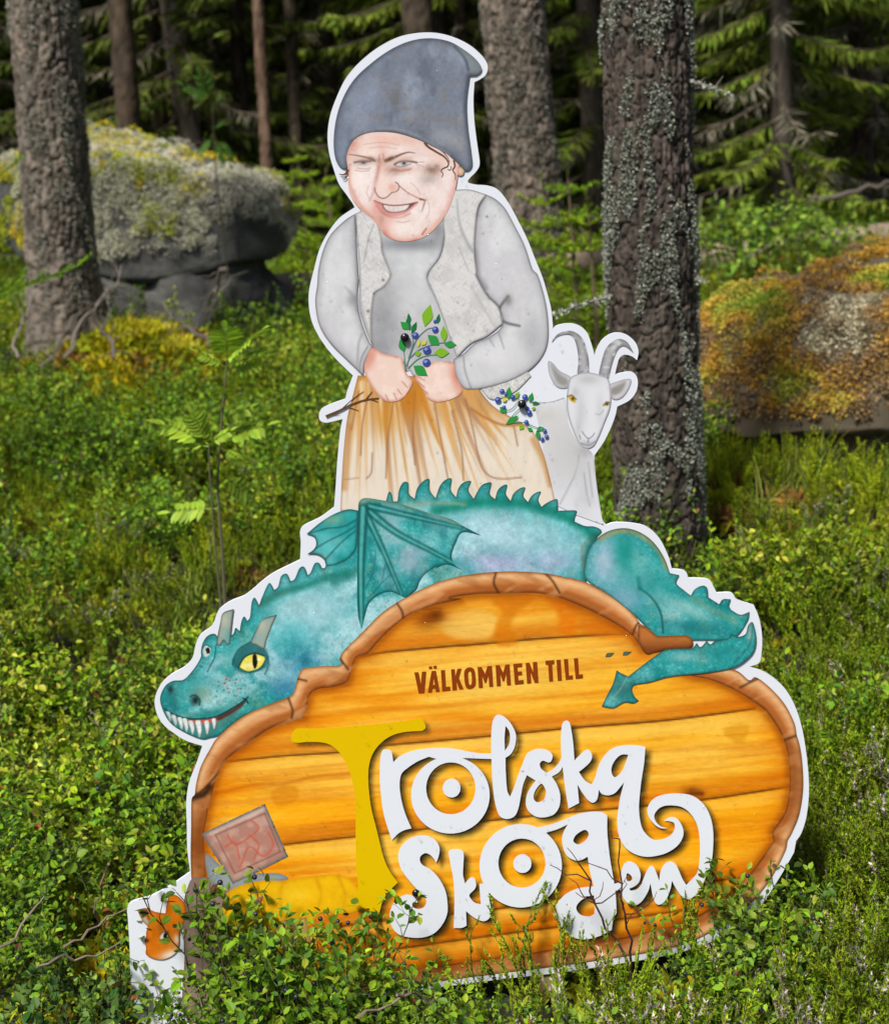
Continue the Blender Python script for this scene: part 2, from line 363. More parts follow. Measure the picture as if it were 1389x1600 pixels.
rim_in = (zF([(372,640),(385,520),(400,445),(440,320),(490,265),(560,215),(640,160),(720,130),(790,110)]) + zD([(700,1060),(722,1010),(735,960),(770,935),(840,925),(895,905),(910,870),(935,800),(985,780),(1030,730),(1090,670),(1170,610),(1260,575),(1389,545)])
    + zE([(60,500),(160,485),(260,482),(400,480),(500,500),(600,540),(680,580),(750,620),(800,660),(830,705),(900,705),(1000,800),(1110,830),(1220,880),(1310,940)])
    + zH([(500,390),(540,450),(570,520),(582,600),(580,700),(565,770),(540,810),(515,850),(520,885,1)])
    + zI([(1190,1340),(1150,1390),(1100,1425),(1040,1450),(900,1478),(735,1502),(585,1524),(430,1548),(345,1550)]) )
def warp_line(pts): return curve(pts, False, 8)
plank_lines = [zD([(930,800),(1040,778),(1200,762),(1389,745)]) + zE([(120,690),(400,665),(600,652),(800,640)]),
    zF([(400,325),(470,296),(700,270),(960,253)]) + zI([(591,1166),(767,1150),(898,1137),(1045,1125),(1195,1105)]),
    zI([(335,1335),(442,1320),(554,1307),(640,1298),(767,1282),(892,1269),(1000,1260),(1109,1248),(1240,1228)]),
    zI([(330,1475),(450,1460),(584,1440),(762,1422),(871,1404),(1010,1390),(1180,1368)]),
    zI([(330,1530),(500,1500),(638,1480),(819,1455),(1000,1432),(1130,1412)])]
def paint_planks(p):
    r = math.radians(-4.8)
    p.base((250,172,20))
    p.grad((700,1180),(700,980),(247,190,70), 0, .75)
    p.blob((760,1060), 170, 60, (245,205,100), .75, r); p.blob((890,1200), 200, 70, (244,186,60), .6, r); p.blob((1090,1180), 120, 45, (246,196,80), .55, r)
    p.blob((700,1150), 130, 30, (244,204,96), .7, r); p.blob((690,1330), 90, 40, (240,190,90), .5, r)
    p.blotch((230,126,2), .6, 260, 30, 4, .48, .74, r); p.blotch((252,204,84), .65, 300, 26, 8, .46, .72, r)
    p.blotch((206,100,4), .35, 260, 9, 15, .54, .8, r); p.blotch((180,90,6), .15, 90, 5, 21, .56, .8, r)
    p.grad((700,1380),(700,1520),(222,116,12), 0, .6)
    # highlight below and shade above every joint
    for L in plank_lines:
        q = curve(L, False, 8)
        up = [(x - 1, y - 13) for x, y in q[::3]]; dn = [(x + 1, y + 12) for x, y in q[::3]]
        p.line(up, 20, (200,92,0), .65, 30); p.line(dn, 16, (252,198,80), .6, 20)
        p.line([tuple(v) for v in q[::3]], 3.2, (70,30,4), .9, 3.0)
        p.line([(x, y - 3.5) for x, y in q[::3]], 3, (150,70,6), .5, 6)
    # the big figured top board, its knot and the swirls
    p.fill(zE([(20,600),(60,560),(160,545),(240,570),(245,610),(215,660),(130,665),(50,650)]), (240,196,98), .75, 10)
    p.fill(zE([(245,600),(270,560),(230,510),(330,490),(400,500),(330,560),(305,610),(330,680),(250,690)]), (212,120,10), .75, 12)
    p.fill(zE([(440,490),(480,500),(560,520),(560,640),(500,640),(490,560)]), (222,112,4), .7, 14)
    p.fill(zE([(560,540),(660,580),(780,640),(620,650)]), (206,110,10), .6, 16)
    p.blob(zD.c(1250,625), 28, 19, (110,48,4), .95, -.2); p.blob(zD.c(1280,610), 13, 10, (50,20,4), .9); p.line(zD([(1190,600),(1230,590),(1300,590)]), 4, (64,26,4), .8, 6)
    p.blob(zL.c(1005,305), 17, 10, (104,40,4), .9); p.blob(zF.c(1060,905), 13, 12, (130,60,6), .8)
    p.fill(zF([(650,430),(680,400),(750,395),(768,430),(740,465),(680,480)]), (214,128,16), .55, 6)
    p.line(zF([(400,432),(560,395),(700,385),(840,355),(990,340)]), 4, (176,84,6), .6, 7)
    p.line(zF([(700,630),(850,570),(1000,560)]), 10, (205,110,8), .5, 14)
    p.line(zH([(320,690),(400,670),(580,630)]), 8, (205,110,10), .5, 12); p.fill(zH([(330,440),(420,430),(400,500),(340,480)]), (214,140,20), .6, 10)
    p.line(zH([(200,690),(240,700)]), 7, (100,40,4), .8, 8)
    # darkening towards the timber rim
    d, _ = seg_dist(p.P, curve(rim_in, True, 8), True)
    p._mix(np.arange(len(p.P)), (110,50,6), .8 * np.exp(-(d / 8) ** 2)); p._mix(np.arange(len(p.P)), (206,104,4), .5 * np.exp(-(d / 26) ** 2))
    # printed drop shadows of the lettering
    for k, lp in L_.items():
        off = np.array((9, 7)) if k != 'T' else np.array((8, 6)); o = lp[0][::3] + off
        i = p._sel(o, 26)
        if not len(i): continue
        d, _ = seg_dist(p.P[i], o, True); ins = inside(p.P[i], o)
        for h in lp[1:]:
            hh = h[::2] + off; dh, _ = seg_dist(p.P[i], hh, True); hi_ = inside(p.P[i], hh); d = np.minimum(d, dh); ins &= ~hi_
        d = np.where(ins, -d, d)
        if k.startswith('T'):
            p._mix(i, (32,26,12), .88 * sstep((5 - d) / 15))
        else: p._mix(i, (30,26,14), .92 * sstep((6 - d) / 16))
    p.blotch((206,104,0), .16, 190, 5, 61, .55, .74, r); p.blotch((255,206,90), .16, 150, 5, 67, .56, .74, r); p.grain(.05, 60, 4, 31, r); p.grain(.05, 9, 2.2, 33, r)
panel = art("plank_panel_print", rim_in, 4, paint_planks, SIGN, spacing=2.6)
panel["label"] = "orange painted plank panel with dark joints and a brown knot"

def paint_rim(p):
    p.base((196,122,64))
    so = curve(rim_out, True, 6); si = curve(rim_in, True, 6)
    do, _ = seg_dist(p.P, so, True); di, _ = seg_dist(p.P, si, True); t = do / (do + di + 1e-6); i = np.arange(len(p.P))
    p._mix(i, (234,182,130), .95 * np.exp(-((t - .22) / .22) ** 2)); p._mix(i, (168,92,38), .8 * sstep((t - .5) / .2)); p._mix(i, (84,42,14), .8 * sstep((t - .82) / .18))
    p.blotch((226,170,120), .5, 60, 12, 41, .5, .7, -.5); p.blotch((140,76,30), .35, 40, 14, 47, .5, .75, .3)
    p.blob((1250,1240), 26, 110, (140,76,30), .75); p.blob((306,1320), 30, 75, (128,64,20), .85); p.blob((760,1530), 260, 30, (150,84,36), .6, -.1)
    for s_ in ((zE,[(245,395),(235,440),(255,480)]),(zE,[(440,400),(470,430),(500,480)]),(zE,[(795,640),(810,605),(830,600)]),(zD,[(1110,560),(1135,600),(1140,640)]),(zD,[(865,800),(900,850)]),(zD,[(640,970),(660,1030),(655,1060)]),
               (zH,[(390,285),(420,270),(460,250)]),(zH,[(560,490),(590,480),(612,472)]),(zF,[(330,440),(380,400),(440,330)]),(zD,[(680,890),(720,900)])):
        p.line(s_[0](s_[1]), 3, (60,30,10), .85, 4)
    p.line(zF([(325,445),(370,430),(395,400)]), 9, (40,20,8), .85, 8)
    p.rim((90,48,20), .55, 2.5); p.grain(.07, 14, 5, 51)
art("timber_rim_print", rim_out, 3, paint_rim, panel, holes=[rim_in], spacing=2.6)["label"] = "brown painted log border round the plank panel"
# short log end lying over the dragon's tail base
art("log_end_print", zE([(815,608,1),(850,618),(885,648),(905,653),(1000,650),(1028,660),(1034,685),(1015,700),(930,706),(880,718),(845,722),(815,670)]), 9, lambda p: (p.base((186,112,54)), p.grad(zE.c(900,650), zE.c(900,720), (120,62,24), 0, .9), p.rim((80,40,16), .6, 3), p.grain(.06, 12, 5, 3)), panel, spacing=2.4)

# ---------------------------------------------------------------- goat
def paint_goat(p):
    p.base((221,222,230)); p.blob(zG.c(330,1000), 45, 60, (188,187,186), .7, .3); p.blob(zG.c(150,760), 30, 18, (205,202,198), .8)
    p.blob(zG.c(230,980), 30, 55, (203,203,203), .7); p.blob(zG.c(420,1280), 14, 40, (196,196,200), .6); p.blob(zG.c(420,1000), 16, 10, (170,170,176), .7)
    for q in ([(375,1030),(360,1120),(320,1220),(240,1370)], [(440,1080),(455,1200),(470,1320)], [(410,1150),(430,1300),(450,1380)]): p.line(zG(q), 2, (150,150,154), .7, 3)
    p.line(zG([(70,655),(180,657),(270,625)]), 1.4, (110,112,118), .8, 1.5); p.blotch((196,198,204), .5, 16, 26, 5, .5, .8)
goat = art("goat_print", zG([(60,662,1),(180,655),(275,625,1),(300,800),(370,940),(440,985),(476,1035),(480,1120),(495,1250),(515,1380),(535,1480),(548,1512,1),(350,1440,1),(230,1380,1),(180,1330),(150,1130),(100,850)]), 1, paint_goat, SIGN, spacing=2.6)
goat["label"] = "pale grey pencil-drawn goat with curved horns"
def paint_horn(p): p.base((176,176,180)); p.rim((112,112,118), .85, 4); p.blotch((214,214,216), .7, 7, 5, 3, .45, .7)
art("horn", zG([(185,247,1),(230,202),(300,188),(338,215),(362,290),(370,380),(362,457,1),(445,457,1),(440,350),(412,240),(370,187),(310,163),(240,180),(200,215)]), 1, paint_horn, goat, spacing=2.2)
art("horn", zG([(510,470,1),(530,380),(560,290),(610,237),(660,220),(712,245),(755,318,1),(695,272),(655,282),(622,340),(598,420),(580,494,1)]), 1, paint_horn, goat, spacing=2.2)
def paint_ear(p): p.base((214,214,218)); p.rim((150,150,156), .7, 3)
def ear1(p): paint_ear(p); p.fill(zG([(180,400),(240,460),(300,505),(280,548),(220,520)]), (128,126,122), .75, 8)
def ear2(p): paint_ear(p); p.fill(zG([(592,570),(640,540),(700,520),(670,590),(610,612)]), (130,126,122), .8, 8)
art("ear", zG([(160,378),(195,388),(240,440),(318,485),(310,530),(282,562),(220,550),(170,470)]), 1.5, ear1, goat, spacing=2.2)
art("ear", zG([(580,545),(640,515),(700,498),(737,502),(722,560),(680,620),(630,642),(595,620)]), 1.5, ear2, goat, spacing=2.2)
def paint_ghead(p):
    p.base((222,223,230)); p.rim((128,128,134), .75, 2.2); p.blob(zG.c(440,500), 20, 10, (186,186,188), .8); p.blob(zG.c(390,720), 9, 34, (196,196,200), .7); p.blob(zG.c(520,720), 7, 30, (198,198,202), .6)
    p.blob(zG.c(350,590), 7, 10, (180,178,178), .6); p.blob(zG.c(370,840), 6, 18, (188,188,192), .6); p.blob(zG.c(430,950), 20, 7, (176,176,182), .8)
    p.fill(zG([(300,625),(325,612),(352,635),(350,662),(325,655)]), (206,168,40), 1, 2); p.blob(zG.c(332,636), 2.2, 2.6, (30,24,10), 1); p.line(zG([(292,622),(325,610),(356,640)]), 1.5, (70,64,56), .9, 1.5)
    p.fill(zG([(545,680),(565,660),(588,670),(570,686)]), (196,150,40), 1, 2); p.blob(zG.c(570,672), 2, 2.2, (30,24,10), 1); p.line(zG([(543,684),(565,658),(592,664)]), 1.5, (70,64,56), .9, 1.5)
    for q in ([(398,862),(415,890),(440,912),(470,895),(484,875)], [(440,910),(438,945)], [(378,890),(385,915)], [(390,945),(440,960),(490,930)]): p.line(zG(q), 1.4, (110,110,116), .85, 1.6)
    p.line(zG([(490,740),(520,745),(545,715)]), 1.2, (150,150,154), .8, 1.6)
art("head_print", zG([(310,500),(360,465),(440,452),(520,470),(580,500),(598,600),(590,700),(552,800),(512,900),(474,965),(420,980),(370,940),(312,800),(290,700),(292,600)]), 2, paint_ghead, goat, spacing=1.7)

# ---------------------------------------------------------------- woman
def paint_skirt(p):
    p.base((228,216,200)); rs = np.random.default_rng(5)
    p.grad(zB.c(600,600), zB.c(620,900), (206,150,78), .95, 0)
    for x in np.linspace(230, 1240, 46):
        x0 = 560 + (x - 700) * .62 + rs.normal(0, 8); l = rs.uniform(220, 760); w = rs.uniform(4, 13)
        p.line(zB([(x0, 560), (x0 + (x - x0) * .35, 560 + l * .5), (x0 + (x - x0) * .8, 560 + l)]), w, [(196,128,44),(214,160,92),(180,132,92),(236,224,206)][rs.integers(4)], rs.uniform(.4, .85), 5, (1, .1))
    for q in ([(350,620),(320,760),(310,930)], [(590,600),(580,800),(590,980)], [(690,660),(720,830),(760,1050)], [(780,700),(830,900),(840,1060)], [(850,640),(890,800),(930,980),(980,1040),(1050,1052),(1140,1045)], [(480,650),(450,850),(440,1050)], [(300,600),(280,700),(262,800)], [(1100,780),(1110,830),(1120,880)], [(370,920),(365,1020),(340,1050)]):
        p.line(zB(q), 2.2, (150,104,74), .8, 2.6)
    p.line(zB([(880,690),(960,740),(1050,775),(1140,770)]), 4, (176,112,50), .85, 4); p.blob(zB.c(560,640), 20, 34, (196,118,20), .8); p.blob(zB.c(430,740), 12, 30, (204,140,40), .7); p.blob(zB.c(960,640), 22, 20, (190,150,110), .7)
    for q in ([(250,780),(235,950),(225,1100)], [(1200,850),(1250,950),(1290,1080)]): p.line(zB(q), 9, (188,122,50), .6, 10)
    p.line(zB([(225,1055),(300,1048)]), 2, (170,130,100), .7, 2); p.rim((140,96,64), .55, 2.5); p.grain(.04, 7, 26, 12)
woman = art("skirt", zB([(295,518,1),(265,640),(240,740),(222,900),(212,1050),(204,1215,1),(440,1280,1),(1000,1300,1),(1330,1250,1),(1290,1060),(1245,900),(1180,790),(1000,680),(900,560,1),(560,520,1)]), 2, paint_skirt, SIGN, spacing=2.4)
woman.name = "woman_print"; woman["label"] = "painted woman in grey cap, grey sleeves, pale vest and ochre skirt"
W = woman
def herring(p, box, seed):
    rs = np.random.default_rng(seed)
    for k in range(420):
        x, y = rs.uniform(box[0], box[2]), rs.uniform(box[1], box[3]); a = rs.choice([.75, -.75]) + rs.normal(0, .15); l = rs.uniform(3, 6)
        p.line([(x - l * math.cos(a), y - l * math.sin(a)), (x + l * math.cos(a), y + l * math.sin(a))], .9, (176,176,178) if k % 3 else (238,236,234), .6, 1.1, smooth=False)
def paint_shirt(p):
    p.base((196,198,202)); p.blob(zA.c(620,1250), 40, 45, (214,216,220), .9); p.blob(zB.c(430,220), 34, 60, (150,150,155), .85); p.blob(zB.c(560,120), 26, 40, (206,207,211), .7); p.blob(zB.c(680,380), 40, 26, (160,160,166), .8)
    p.blob(zA.c(600,1160), 60, 12, (130,132,138), .9); p.blob(zA.c(740,1090), 16, 22, (128,130,136), .7, .6); p.blob(zB.c(400,370), 26, 16, (140,140,146), .7); p.rim((110,110,116), .5, 2.5); p.grain(.05, 10, 10, 8)
art("shirt", zA([(400,1050,1),(450,1160),(455,1200),(490,1300),(495,1330),(465,1380)]) + zB([(380,100),(365,200),(365,300),(368,350),(390,395),(520,440),(580,520,1),(800,480,1),(815,420),(765,260),(705,130),(660,40)]) + zA([(690,1310),(755,1210),(785,1040,1),(700,1000,1),(500,1000,1)]), 2.5, paint_shirt, W, spacing=2.6)
art("vest_tail", zB([(930,590,1),(990,642),(1100,605),(1190,520,1),(1160,485,1),(1050,545)]), 2.5, lambda p: (p.base((216,214,212)), herring(p, (750,575,835,630), 4), p.rim((150,148,146), .6, 2)), W, spacing=2.2)
def paint_vest(p, box, seed): p.base((216,215,215)); p.blotch((196,195,196), .7, 18, 22, seed, .45, .7); herring(p, box, seed); p.rim((120,118,118), .8, 1.8)
def vest1(p):
    paint_vest(p, (550,310,615,545), 2)
    p.line(zA([(360,1250),(385,1130),(410,1060)]), 2, (150,150,152), .7, 2.5); p.line(zB([(300,0),(310,150),(350,320)]), 5, (150,150,154), .6, 6)
    for x, y in ((425,25),(380,95),(348,185)): p.blob(zB.c(x, y), 2.4, 2.4, (90,90,94), .9)
def vest2(p):
    paint_vest(p, (665,290,790,560), 3)
    p.line(zA([(840,930),(850,1040),(880,1130),(920,1200)]), 5, (150,150,152), .7, 6, (.3, 1)); p.line(zA([(850,1180),(900,1300)]), 2, (160,160,162), .6, 3); p.line(zB([(880,60),(950,180),(1000,260)]), 3, (170,170,172), .5, 5)
art("vest_front", zA([(315,1005,1),(372,985),(430,1050),(450,1130),(455,1200),(490,1290),(497,1330),(465,1380)]) + zB([(385,90),(370,150),(364,250),(368,362,1),(330,270),(300,160),(303,0)]), 3, vest1, W, spacing=1.9)
art("vest_front", zA([(812,882,1),(905,880),(992,905,1),(950,970),(935,1080),(930,1200),(942,1310)]) + zB([(905,0),(960,100),(1022,168),(1042,250,1),(960,315),(880,352),(805,425,1),(745,255),(692,112),(655,28)]) + zA([(690,1320),(705,1290),(752,1225),(774,1130),(768,1040),(790,950)]), 3, vest2, W, spacing=1.9)
def paint_sleeve(p): p.base((205,205,210)); p.blotch((220,221,225), .8, 34, 50, 6, .35, .65); p.rim((150,150,155), .5, 9); p.rim((100,100,104), .8, 2.0); p.grain(.03, 5, 5, 9)
def sl1(p):
    paint_sleeve(p)
    p.line(zB([(230,60),(280,120),(296,180)]), 6, (130,130,135), .7, 8, (.2, 1)); p.line(zB([(320,300),(300,350),(290,480)]), 3, (150,150,155), .7, 4); p.blob(zB.c(270,130), 12, 12, (140,140,146), .7); p.line(zB([(345,370),(310,440),(305,510)]), 2, (120,120,126), .8, 2.5)
    p.line(zA([(330,1389),(322,1250),(318,1100)]), 5, (140,140,146), .6, 8)
def sl2(p):
    paint_sleeve(p)
    p.line(zB([(1070,110),(1030,165),(1030,215),(1060,245),(1130,262)]), 3.5, (84,84,90), .9, 4); p.line(zB([(905,0),(960,100),(1020,165)]), 4, (100,100,106), .8, 5); p.blob(zB.c(1070,130), 8, 10, (126,124,122), .8)
    for q in ([(970,320),(1000,370)], [(1020,290),(1050,380)], [(840,420),(850,500),(880,585)], [(1040,260),(980,310),(880,360)]): p.line(zB(q), 2, (130,130,136), .8, 3)
    p.blob(zB.c(1010,420), 30, 18, (222,222,226), .8); p.blob(zB.c(1200,330), 20, 40, (160,160,166), .6); p.line(zA([(935,1200),(950,1320),(990,1389)]), 6, (130,130,136), .6, 9); p.blob(zA.c(995,1020), 1.5, 1.5, (40,40,44), 1)
art("sleeve", zA([(314,1005,1),(260,1040),(190,1110),(150,1190),(125,1290)]) + zB([(85,50),(75,130),(85,220),(110,290),(160,360),(220,420),(290,488),(322,522,1),(332,450),(372,368,1),(355,345),(310,230),(292,130),(300,0)]) + zA([(335,1389),(322,1200)]), 3.5, sl1, W, spacing=2.4)
art("sleeve", zA([(990,905,1),(1040,930),(1090,980),(1140,1070),(1190,1170),(1230,1290)]) + zB([(1225,0),(1260,120),(1276,230),(1275,340),(1245,420),(1180,490),(1080,545),(960,580),(880,590),(838,580),(800,520),(788,440),(805,425,1),(840,405),(900,350),(970,320),(1040,258),(1020,165),(960,100),(905,0)]) + zA([(940,1300),(930,1150),(948,990)]), 3.5, sl2, W, spacing=2.4)
def paint_hand(p): p.base((236,208,196)); p.rim((196,128,108), .75, 3.2); p.blotch((246,224,214), .6, 12, 12, 3, .4, .7)
def h1(p):
    paint_hand(p); p.blob(zB.c(360,430), 9, 26, (206,120,100), .6, .4)
    for q in ([(500,590),(520,615)], [(525,550),(550,580)], [(480,610),(495,640)], [(530,460),(545,510)], [(440,620),(455,650)]): p.line(zB(q), 1.6, (176,108,92), .8, 2)
def h2(p):
    paint_hand(p); p.blob(zB.c(800,540), 8, 28, (206,124,104), .6, -.3)
    for q in ([(600,520),(640,545)], [(605,550),(640,580)], [(630,590),(655,610)]): p.line(zB(q), 1.6, (176,108,92), .8, 2)
art("hand", zB([(370,375),(430,405),(515,422),(532,460),(545,505),(577,545),(562,590),(520,640),(470,655),(430,645),(390,610),(345,540),(328,480),(345,410)]), 4, h1, W, spacing=1.9)
art("hand", zB([(595,500),(650,460),(700,448),(787,450),(802,520),(836,592),(800,630),(720,655),(660,640),(630,590),(597,545)]), 4, h2, W, spacing=1.9)

def paint_face(p):
    p.base((232,210,205)); p.blotch((242,230,229), .8, 26, 26, 3, .38, .66); i = np.arange(len(p.P))
    p.rim((214,150,132), .7, 7); p.blob(zK.c(560,180), 60, 12, (226,170,150), .55); p.blob(zK.c(280,260), 20, 14, (240,214,202), .8)
    p.blob(zK.c(130,200), 12, 20, (196,128,106), .7); p.blob(zK.c(1000,330), 22, 30, (232,196,182), .6); p.blob(zK.c(200,560), 18, 30, (246,232,228), .8); p.blob(zK.c(700,560), 26, 20, (246,234,230), .8)
    # nose
    p.blob(zK.c(430,430), 9, 40, (226,162,144), .7); p.blob(zK.c(440,560), 11, 24, (244,226,220), .8); p.line(zK([(395,380),(385,480),(360,590),(350,660)]), 4, (168,92,76), .6, 8); p.blob(zK.c(430,670), 16, 12, (240,216,208), .9); p.blob(zK.c(530,650), 8, 8, (222,158,144), .7)
    p.line(zK([(350,650),(360,700),(395,745),(440,758),(485,735),(520,700),(565,690),(590,655),(580,615),(555,597)]), 1.5, (92,66,60), .85, 1.4)
    p.line(zK([(590,630),(660,690),(750,740),(820,770),(850,775)]), 1.6, (150,86,70), .8, 2); p.line(zK([(800,765),(845,780),(832,830),(815,890)]), 3, (126,66,54), .85, 3, (1, .2)); p.line(zK([(345,680),(300,780)]), 3, (190,140,130), .5, 5)
    # brows
    p.line(zK([(90,322),(180,335),(260,352),(350,385)]), 2.6, (120,86,62), .85, 2.2, (.4, 1.5)); p.line(zK([(460,385),(540,355),(620,320),(690,302),(750,312)]), 3.4, (112,78,56), .9, 2.4, (1.6, .3)); p.blob(zK.c(320,370), 7, 4, (104,76,58), .8, .4); p.blob(zK.c(505,368), 8, 4, (96,66,50), .85, -.5)
    p.blob(zK.c(405,390), 10, 8, (170,140,130), .5)
    # eyes
    p.blob(zK.c(230,412), 16, 5, (170,150,146), .7); p.fill(zK([(175,402),(240,385),(300,398),(250,412)]), (150,152,158), .9, 2); p.blob(zK.c(240,398), 4, 3, (44,46,52), .95); p.line(zK([(150,405),(230,388),(310,394)]), 1.6, (92,76,70), .8, 1.6); p.line(zK([(180,460),(250,468),(310,458)]), 1.6, (190,150,142), .8, 2.5)
    p.blob(zK.c(540,480), 14, 9, (150,110,96), .7); p.blob(zK.c(640,470), 18, 6, (196,150,138), .6); p.fill(zK([(552,430),(600,398),(670,394),(715,402),(660,432),(590,442)]), (206,208,212), .95, 2); p.blob(zK.c(640,410), 4.6, 3.6, (92,104,120), .95); p.blob(zK.c(640,408), 2, 2.2, (16,18,22), 1)
    p.line(zK([(548,425),(590,398),(660,390),(760,405)]), 2, (80,70,70), .9, 1.5); p.line(zK([(552,432),(600,446),(660,436),(710,415)]), 1.2, (130,100,96), .8, 1.5); p.line(zK([(520,470),(600,480),(700,470)]), 1.6, (160,110,100), .6, 3)
    # soot on the cheek
    p.blob(zK.c(910,480), 13, 9, (140,104,90), .85, .2); p.blob(zK.c(880,570), 16, 10, (176,164,158), .7); p.blob(zK.c(960,450), 8, 6, (150,112,98), .6); p.blotch((232,210,200), .35, 5, 5, 9, .55, .75)
    # mouth
    p.fill(zK([(345,780),(440,815),(540,825),(660,815),(775,795),(720,860),(640,915),(540,935),(450,920),(390,860)]), (206,132,126), .8, 4)
    p.fill(zK([(425,815),(540,828),(660,822),(750,800),(700,850),(640,885),(540,900),(465,885)]), (104,78,78), .95, 2); p.fill(zK([(440,820),(540,830),(650,824),(690,822),(660,865),(600,885),(520,890),(465,870)]), (228,222,222), 1, 2)
    for x in (490, 535, 580, 625): p.line(zK([(x,828),(x + 2,886)]), .8, (190,184,186), .6, 1)
    p.line(zK([(345,780),(440,815),(540,828),(660,818),(775,795)]), 1.8, (126,70,66), .9, 1.6); p.line(zK([(365,830),(430,905),(520,945),(620,942),(700,905)]), 3, (206,126,124), .7, 3); p.blob(zK.c(360,880), 8, 24, (216,150,140), .6)
    # chin
    p.blob(zK.c(460,1080), 13, 30, (206,116,98), .75, .3); p.blob(zK.c(420,970), 7, 16, (176,112,98), .6); p.blob(zK.c(600,1040), 30, 16, (246,232,226), .8); p.line(zK([(820,1110),(860,1055)]), 3, (176,110,98), .8, 3); p.line(zK([(440,1090),(520,1170),(640,1195),(760,1165)]), 4, (196,116,98), .6, 6)
    p.line(zK([(100,450),(95,560),(130,680),(220,840),(330,950)]), 3, (206,140,124), .6, 6)
    for q, a_ in (([(398,325),(392,352),(402,385)], .7), ([(432,318),(440,350),(436,378)], .7), ([(762,408),(800,398),(838,400)], .6), ([(758,424),(800,430),(830,446)], .6), ([(545,470),(620,492),(715,462)], .6), ([(160,480),(230,492),(300,480)], .6), ([(240,225),(420,205),(600,232)], .35), ([(300,262),(430,248),(560,268)], .35), ([(120,420),(95,430)], .6), ([(700,600),(760,650),(800,720)], .4), ([(560,985),(640,995),(700,975)], .5), ([(880,800),(890,880),(860,960)], .4), ([(290,640),(270,700),(300,760)], .4)): p.line(zK(q), 1.2, (164,112,102), a_, 1.8)
    p.line(zK([(150,402),(235,384),(315,390)]), 3, (110,84,76), .6, 3); p.line(zK([(545,420),(600,392),(680,386),(765,402)]), 3, (96,74,70), .6, 3); p.blob(zK.c(240,372), 16, 4, (196,150,138), .6); p.blob(zK.c(650,372), 20, 5, (206,164,150), .6, -.15)
    p.grain(.03, 3.5, 3.5, 17)
art("face", zA([(272,640,1),(268,720),(280,800),(278,855),(295,920),(345,985),(400,1030),(440,1080),(470,1118),(530,1144),(600,1147),(680,1120),(740,1068),(790,995),(820,920),(838,845),(848,770),(860,730,1),(760,630,1),(600,560,1),(400,555,1),(300,590,1)]), 4, paint_face, W, spacing=1.25)
def ribbon_items(z, strokes): return [(ribbon(z(q), w0, w1), c) for q, w0, w1, c in strokes]
for k_, it_ in enumerate(ribbon_items(zK, [([(840,205),(880,250),(960,300),(1040,350),(1078,410),(1065,450)], 4, 2, (104,72,58)), ([(1065,445),(1020,465),(1005,490),(1025,515),(1010,550)], 2.2, 1, (104,72,58)), ([(900,230),(1000,280),(1060,340),(1090,400)], 2, 1.2, (120,86,68)),
    ([(1130,380),(1140,440),(1120,480),(1145,520),(1145,578)], 3, 1, (104,72,58)), ([(1070,470),(1095,478),(1108,450),(1095,440)], 1.4, 1, (104,72,58)), ([(85,470),(70,510),(40,525),(0,518)], 5, 1, (100,74,56)), ([(75,540),(55,570),(30,560)], 2.5, 1, (100,74,56))])): flat("hair_lock", [it_], 4.6 + k_ * .1, W)
art("ear", zK([(1165,450),(1210,445),(1235,480),(1220,525),(1185,535),(1165,510)]), 3.8, lambda p: (p.base((222,196,168)), p.rim((170,130,100), .8, 3)), W, spacing=1.8)
def paint_hat(p):
    p.base((120,128,144)); p.blotch((150,160,178), .7, 40, 50, 3, .42, .72); p.blotch((92,98,112), .6, 30, 34, 9, .48, .75); p.blotch((128,122,120), .4, 26, 20, 14, .5, .75)
    p.blob(zA.c(380,430), 16, 60, (146,158,184), .6, .25); p.blob(zA.c(800,620), 40, 18, (156,158,166), .7, .4); p.rim((66,74,88), .75, 5); p.blob(zA.c(250,640), 14, 40, (134,146,168), .6)
    p.line(zA([(300,610),(350,585),(430,568),(520,568),(620,598),(720,650),(800,700)]), 4, (160,160,166), .55, 6); p.line(zA([(830,140),(880,200),(900,260)]), 4, (60,68,80), .8, 5); p.fill(zA([(830,130),(900,170),(960,230),(960,270),(910,270),(890,210)]), (124,136,138), .7, 8)
    p.line(zA([(895,300),(885,430),(895,560)]), 3, (70,78,92), .6, 7); p.blob(zA.c(520,420), 6, 8, (110,110,96), .6); p.grain(.05, 5, 5, 22); p.grain(.06, 2.6, 2.6, 24)
art("cap", zA([(700,98),(600,112),(500,155),(400,225),(310,310),(250,410),(215,520),(203,640),(215,730),(248,770),(276,766,1),(270,705),(300,632),(350,597),(420,582),(520,587),(620,615),(700,650),(780,692),(840,742),(885,783),(917,757),(912,680),(895,550),(890,420),(905,292,1),(945,287),(968,257),(940,210),(880,160),(800,115)]), 5, paint_hat, W, spacing=2.0)

def leafp(z, x0, y0, x1, y1, w):
    """leaf outline from base to tip"""
    a = np.array(z.c(x0, y0)); b_ = np.array(z.c(x1, y1)); d = b_ - a; n_ = np.array([-d[1], d[0]]); n_ = n_ / (np.linalg.norm(n_) + 1e-9) * w / z.k
    return curve([(*a, 1), tuple(a + d * .3 + n_ * .42), tuple(a + d * .55 + n_ * .5), (*b_, 1), tuple(a + d * .55 - n_ * .5), tuple(a + d * .3 - n_ * .42)], True, 2)
def berry(z, x, y, r): return [(ellipse(z.c(x, y), r / z.k, r / z.k, 0, 16), (58,72,150)), (ellipse(z.c(x - r * .25, y - r * .3), r * .5 / z.k, r * .4 / z.k, 0, 10), (120,146,206)), (ellipse(z.c(x + r * .2, y + r * .1), r * .22 / z.k, r * .22 / z.k, 0, 8), (34,40,90))]
G1, G2, G3 = (44,146,66), (126,178,40), (28,112,60)
